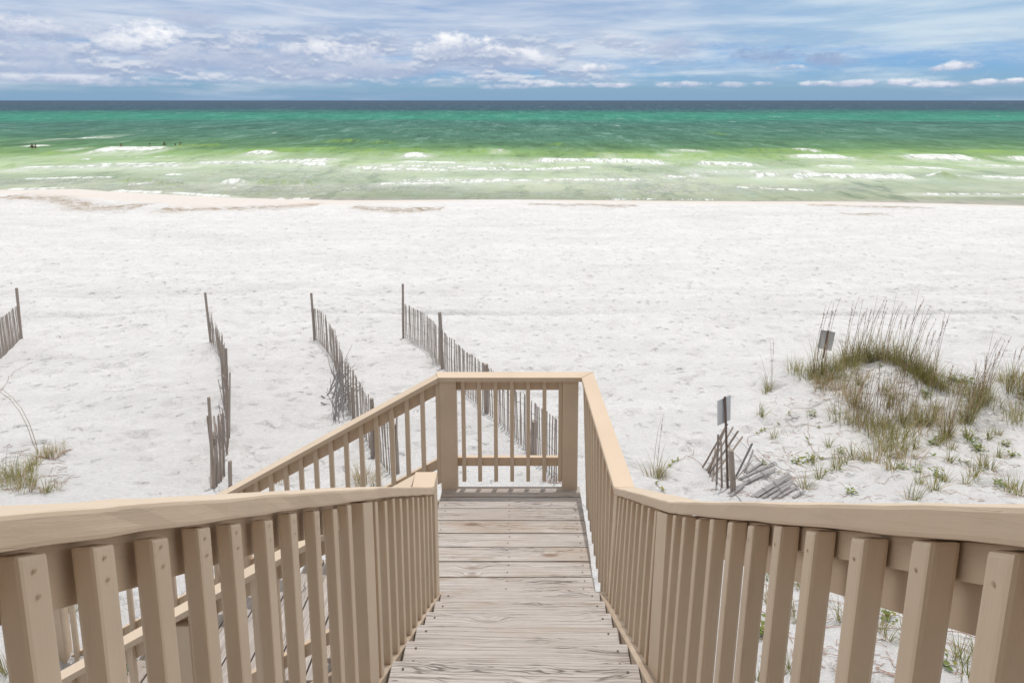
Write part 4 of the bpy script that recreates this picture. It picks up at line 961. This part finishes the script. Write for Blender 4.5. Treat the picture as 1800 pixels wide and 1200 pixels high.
for i, (x, y) in enumerate([(1545, 745), (1556, 742), (1568, 740), (1580, 742), (1592, 744), (1530, 740), (1518, 745), (1504, 742), (1548, 720), (1574, 715), (1500, 720), (1523, 720), (1640, 745), (1606, 730)]):
    put('sea_oats', OT[i % 2], x, y, 'bare straw coloured sea oat stalks standing in the thick patch below the mound', 'sea oats', 'stalks in the near patch', random.uniform(.75, 1.0), rz=random.uniform(-.3, .3))
put('sea_oats', OT[0], 1352, 676, 'single tall brown stalk on the sand left of the farther sign', 'sea oats', None, .95)
put('sea_oats', OT[0], 1156, 826, 'wispy grass plant with one tall straw stalk beside the right railing', 'grass', None, .78)
put('dune_grass', DR[0], 1152, 833, 'low fountain of thin brown blades on the sand beside the right railing', 'grass clump', None, 1.15)
put('dune_grass', ST[0], 1158, 832, 'small green heart of blades in the brown clump beside the right railing', 'grass clump', None, .8)
# left corner
for i, (x, y) in enumerate([(10, 836), (22, 842), (35, 838), (5, 852), (30, 855), (48, 850), (-12, 845), (-25, 838)]):
    put('dune_grass', DT[i % 5], x, y, 'flattened olive grass clump at the far left above the railing', 'grass clump', 'grass clumps at the left edge', random.uniform(.4, .6))
for i, (x, y) in enumerate([(78, 800), (88, 803), (70, 806), (62, 818), (96, 860), (80, 866), (45, 862), (55, 828), (100, 798)]):
    put('dune_grass', (ST if i % 2 else DR)[i % 3], x, y, 'small tuft of pale green blades trailing along the sand at the left', 'grass tuft', 'grass tufts trailing at the left', random.uniform(.6, .95))
g_ = ground(68, 798); bm = bmesh.new()
for dx_ in (0, -4):
    q = [atY(x + dx_, y + abs(dx_), g_.y + .02 * k) for k, (x, y) in enumerate([(68, 797), (62, 775), (52, 745), (38, 718), (22, 698), (4, 684), (-12, 680), (-30, 690)])]
    q[0] = g_.copy(); tube(bm, q, [.006, .0055, .005, .0045, .004, .0035, .003, .002], 4)
    nf_ = len(bm.faces)
    for k in range(26): blade(bm, q[random.choice((4, 5, 6))].lerp(q[7], random.random() * .8), math.pi + random.gauss(0, .8), random.uniform(.8, 1.8), random.uniform(.04, .08), .006, .8, 1, 3)
o = bm_obj('sea_oats', bm, ['dry grass', 'stem'], None, g_); tag(o, 'arching dry sea oat stalk bending left out of the photo', 'sea oats')
for i, (x, y) in enumerate([(640, 845), (636, 838), (486, 846), (648, 850)]):
    put('dune_grass', DR[i % 3], x, y, 'pale dry grass tuft seen through the balusters of the outer lower railing', 'grass tuft', 'dry grass by the lower railing', random.uniform(.8, 1.2))
# grass seen between the right balusters, close below
for i, (x, y) in enumerate([(1355, 1010), (1352, 1060), (1400, 1030), (1405, 1075), (1470, 1015), (1480, 1090), (1500, 1095), (1560, 1125), (1550, 1110), (1600, 1130), (1690, 1160), (1700, 1190), (1715, 1150), (1420, 985), (1360, 980), (1390, 1180), (1640, 1060), (1330, 1200), (1440, 960), (1500, 1020), (1620, 1010), (1680, 1050)]):
    put('dune_grass', ST[i % 5], x, y, 'thin grass tuft on the sand below, seen between the right balusters', 'grass tuft', 'grass below the right railing', random.uniform(.5, .85))
for i, (x, y) in enumerate([(15, 1180), (30, 1195), (125, 1075), (290, 1000), (370, 990), (220, 1190)]):
    put('dune_grass', ST[i % 5], x, y, 'thin grass tuft on the sand below, seen between the left balusters', 'grass tuft', 'grass below the left railing', random.uniform(.6, .9))

# leafy beach plants and vines
def leafy_mesh(n_, sp):
    bm = bmesh.new()
    for i in range(n_):
        az = random.uniform(0, math.tau); r = sp * math.sqrt(random.random()); p = Vector((math.cos(az) * r, math.sin(az) * r, random.uniform(.02, .12)))
        L_ = random.uniform(.04, .075); a2 = random.uniform(0, math.tau); d_ = Vector((math.cos(a2), math.sin(a2), random.uniform(-.2, .6))).normalized(); s_ = d_.cross(Vector((0, 0, 1))).normalized() * L_ * .38; up_ = s_.cross(d_).normalized() * .008
        tube(bm, [Vector((0, 0, .01)), p * .5 + Vector((0, 0, .01)), p], .002, 3)
        v_ = [bm.verts.new(p), bm.verts.new(p + d_ * L_ * .4 + s_ + up_), bm.verts.new(p + d_ * L_), bm.verts.new(p + d_ * L_ * .4 - s_ + up_), bm.verts.new(p + d_ * L_ * .5)]
        bm.faces.new((v_[0], v_[1], v_[4])); bm.faces.new((v_[1], v_[2], v_[4])); bm.faces.new((v_[2], v_[3], v_[4])); bm.faces.new((v_[3], v_[0], v_[4]))
    me = bpy.data.meshes.new('beach_plant'); bm.to_mesh(me); bm.free(); me.materials.append(M['leaf']); return me
LE = [leafy_mesh(26, .13), leafy_mesh(14, .09), leafy_mesh(40, .2)]
for i, (x, y, k) in enumerate([(1640, 782, 0), (1652, 772, 1), (1712, 782, 2), (1722, 788, 0), (1765, 776, 1), (1778, 800, 0), (1648, 838, 1), (1610, 828, 1), (1588, 819, 1), (1498, 868, 1), (1425, 730, 1), (1400, 814, 1), (1420, 808, 1), (1570, 700, 1), (1690, 672, 2), (1630, 690, 1), (1700, 768, 1), (1550, 642, 1), (1475, 795, 1), (1760, 855, 1), (1345, 1115, 0), (1560, 1090, 1), (1660, 1170, 1)]):
    put('beach_plant', LE[k], x, y, 'low leafy beach plant with bright yellow green leaves on the right dune', 'plant', 'leafy plants on the right dune', random.uniform(.8, 1.15))
def vine(label, pts, group='trailing vines on the sand', leaves=.35, r=.004):
    W = [ground(*p) for p in pts]; Q = []
    for a_, b_ in zip(W[:-1], W[1:]):
        n_ = max(2, int((b_ - a_).length / .12))
        for k in range(n_):
            p = a_.lerp(b_, k / n_) + Vector((random.uniform(-.02, .02), random.uniform(-.02, .02), 0)); p.z = float(terr(p.x, p.y)) + random.uniform(.008, .04); Q.append(p)
    Q.append(W[-1]); bm = bmesh.new(); tube(bm, Q, r, 4)
    nf_ = len(bm.faces)
    for p in Q:
        if random.random() < leaves:
            for _ in range(3): blade(bm, p.copy(), random.uniform(0, 6.28), 1.0, random.uniform(.05, .09), .018, .6, 0, 2)
    bm.faces.ensure_lookup_table()
    for f in bm.faces[nf_:]: f.material_index = 1
    root = bm_obj('beach_vine', bm, ['vine', 'leaf'], None, W[0]); tag(root, label, 'vine', group)
vine('reddish vine runner arching from the collapsed fence towards the mound', [(1316, 785), (1314, 770), (1330, 762), (1360, 752), (1385, 742), (1410, 745), (1440, 752), (1470, 748)])
vine('vine runner crossing the bare sand below the mound', [(1380, 732), (1390, 722), (1400, 716), (1440, 708), (1470, 700)], leaves=.1)
vine('leafy vine running from the brown clump to the collapsed fence', [(1170, 825), (1185, 815), (1200, 806), (1215, 804), (1235, 818)], leaves=.5)
vine('bare curling twig at the tip of the vine by the brown clump', [(1210, 806), (1216, 800), (1220, 788)], leaves=0)
vine('short leafy vine lying just above the right railing', [(1153, 848), (1165, 858), (1175, 866), (1190, 872)], leaves=.5)
vine('long vine runner from the collapsed fence across the lower dune', [(1325, 800), (1345, 822), (1365, 832), (1390, 840), (1420, 835), (1450, 832), (1490, 826)], leaves=.3)
vine('vine runner hanging down beside a stalk in the middle of the dune', [(1420, 745), (1422, 780), (1430, 795), (1445, 808), (1480, 805)], leaves=.2)
vine('vine runner along the sand through the lone tufts', [(1400, 812), (1440, 806), (1500, 802), (1580, 806), (1640, 806), (1700, 812)], leaves=.3)
vine('vine runner at the lower right seen near the edge', [(1716, 824), (1745, 838), (1770, 850), (1800, 866)], leaves=.2)
vine('vine runner seen between the balusters at the lower right', [(1545, 1082), (1575, 1085), (1600, 1092), (1650, 1112), (1720, 1122)], leaves=.5)
vine('dark dead root lying at the end of the left grass', [(40, 838), (60, 815), (68, 805), (95, 806), (130, 790)], leaves=.0, r=.008)
vine('dry straw stem lying on the sand at the left edge', [(0, 690), (20, 655), (58, 637)], leaves=0, r=.004)

# litter of seaweed and dead stems
bm = bmesh.new()
def litter(x0, x1, y0, y1, n_, bm):
    for i in range(n_):
        p = ground(random.uniform(x0, x1), random.uniform(y0, y1)); p.z = float(terr(p.x, p.y)) + .006
        a2 = random.uniform(0, 3.14); L_ = random.uniform(.04, .22); d_ = Vector((math.cos(a2), math.sin(a2), 0)) * L_
        q = p + d_; q.z = float(terr(q.x, q.y)) + .008
        tube(bm, [p, p.lerp(q, .5) + Vector((0, 0, .01)), q], .003, 3)
litter(1330, 1800, 700, 880, 420, bm); litter(1430, 1620, 650, 700, 160, bm); litter(1250, 1420, 800, 880, 120, bm); litter(0, 120, 780, 870, 90, bm); litter(1330, 1750, 960, 1200, 260, bm); litter(960, 1000, 838, 852, 30, bm)
o = bm_obj('dead_stems', bm, 'vine', None, Vector((7, 11, -3))); tag(o, 'fine dead stems and straw scattered over the white sand among the dune grass', 'litter', kind='stuff')

# ------------------------------------------------------------------ swimmers
def swimmer(px, py, label, pose, skin, hair_mat, scale=1.0, facing=0.0):
    """standing or floating bather; py is the waterline"""
    w_ = atZ(px, py, SEA); w_.z = SEA
    root = thing('person', w_, label, 'person', 'people bathing in the sea')
    sub = {'chest': 1.15, 'neck': 1.42, 'waist': .95}[pose]
    J = {'hip': (0, 0, .92), 'waist': (0, 0, 1.08), 'chest': (0, 0, 1.28), 'neck': (0, 0, 1.46), 'headb': (0, .01, 1.56), 'head': (0, .015, 1.66), 'crown': (0, .0, 1.74),
         'sl': (-.17, 0, 1.40), 'sr': (.17, 0, 1.40), 'el': (-.30, -.05, 1.20), 'er': (.34, -.04, 1.24), 'wl': (-.34, -.18, 1.05), 'wr': (.46, -.10, 1.10), 'hl': (-.35, -.25, 1.0), 'hr': (.52, -.14, 1.06),
         'kl': (-.10, -.02, .50), 'kr': (.10, .04, .50), 'al': (-.10, .0, .08), 'ar': (.10, .04, .08), 'tl': (-.10, -.12, .03), 'tr': (.10, -.09, .03), 'ul': (-.09, 0, .88), 'ur': (.09, 0, .88)}
    E = [('hip', 'waist'), ('waist', 'chest'), ('chest', 'neck'), ('neck', 'headb'), ('headb', 'head'), ('head', 'crown'), ('chest', 'sl'), ('chest', 'sr'), ('sl', 'el'), ('sr', 'er'), ('el', 'wl'), ('er', 'wr'), ('wl', 'hl'), ('wr', 'hr'), ('hip', 'ul'), ('hip', 'ur'), ('ul', 'kl'), ('ur', 'kr'), ('kl', 'al'), ('kr', 'ar'), ('al', 'tl'), ('ar', 'tr')]
    RD = {'hip': .15, 'waist': .13, 'chest': .16, 'neck': .06, 'headb': .075, 'head': .095, 'crown': .07, 'sl': .075, 'sr': .075, 'el': .045, 'er': .045, 'wl': .032, 'wr': .032, 'hl': .03, 'hr': .03, 'kl': .06, 'kr': .06, 'al': .04, 'ar': .04, 'tl': .03, 'tr': .03, 'ul': .10, 'ur': .10}
    ks = list(J); me = bpy.data.meshes.new('body'); me.from_pydata([J[k] for k in ks], [(ks.index(a_), ks.index(b_)) for a_, b_ in E], []); me.materials.append(M[skin])
    M_ = Matrix.Translation(w_ + Vector((0, 0, -sub * scale))) @ Matrix.Rotation(facing, 4, 'Z') @ Matrix.Scale(scale, 4)
    o = mesh_obj('body', me, M_, root)
    sk = o.modifiers.new('skin', 'SKIN'); 
    for i, k in enumerate(ks):
        me.skin_vertices[0].data[i].radius = (RD[k], RD[k] * (.75 if k in ('chest', 'waist', 'hip') else 1)); 
    me.skin_vertices[0].data[0].use_root = True
    sm = o.modifiers.new('sub', 'SUBSURF'); sm.levels = sm.render_levels = 2
    bm = bmesh.new(); bmesh.ops.create_icosphere(bm, subdivisions=3, radius=.112, matrix=Matrix.Translation((0, .02, 1.70)) @ Matrix.Diagonal((.93, 1.02, .98, 1)))
    for v_ in list(bm.verts):
        if v_.co.z < 1.66 and v_.co.y < .03: v_.co.y = .03
    me2 = bpy.data.meshes.new('hair'); bm.to_mesh(me2); bm.free(); me2.materials.append(M[hair_mat]); mesh_obj('hair', me2, M_.copy(), root)
swimmer(56.5, 259, 'dark bather standing chest deep, the left one of the pair nearest the left edge', 'chest', 'skin brown', 'dark hair', 1.0, .3)
swimmer(62.5, 259, 'dark bather standing chest deep, the right one of the pair nearest the left edge', 'chest', 'skin brown', 'dark hair', .95, -.6)
swimmer(213.5, 262, 'brown bather rising waist deep behind the longest breaking wave', 'waist', 'skin tan', 'dark hair', 1.05, .8)
swimmer(242, 264, 'head of a bather low in the water behind the longest breaking wave', 'neck', 'skin brown', 'dark hair')
swimmer(263.5, 255, 'head of a bather farther out, left of the group of four', 'neck', 'skin tan', 'dark hair')
swimmer(289, 255, 'bather with shoulders above water, second from the left in the group of four', 'chest', 'skin brown', 'dark hair', .95)
swimmer(308, 256, 'head of a bather low in the water, left of the farthest right bather', 'neck', 'skin brown', 'dark hair')
swimmer(317.5, 256, 'farthest right bather, head and shoulders above the water', 'chest', 'skin tan', 'dark hair', .95)
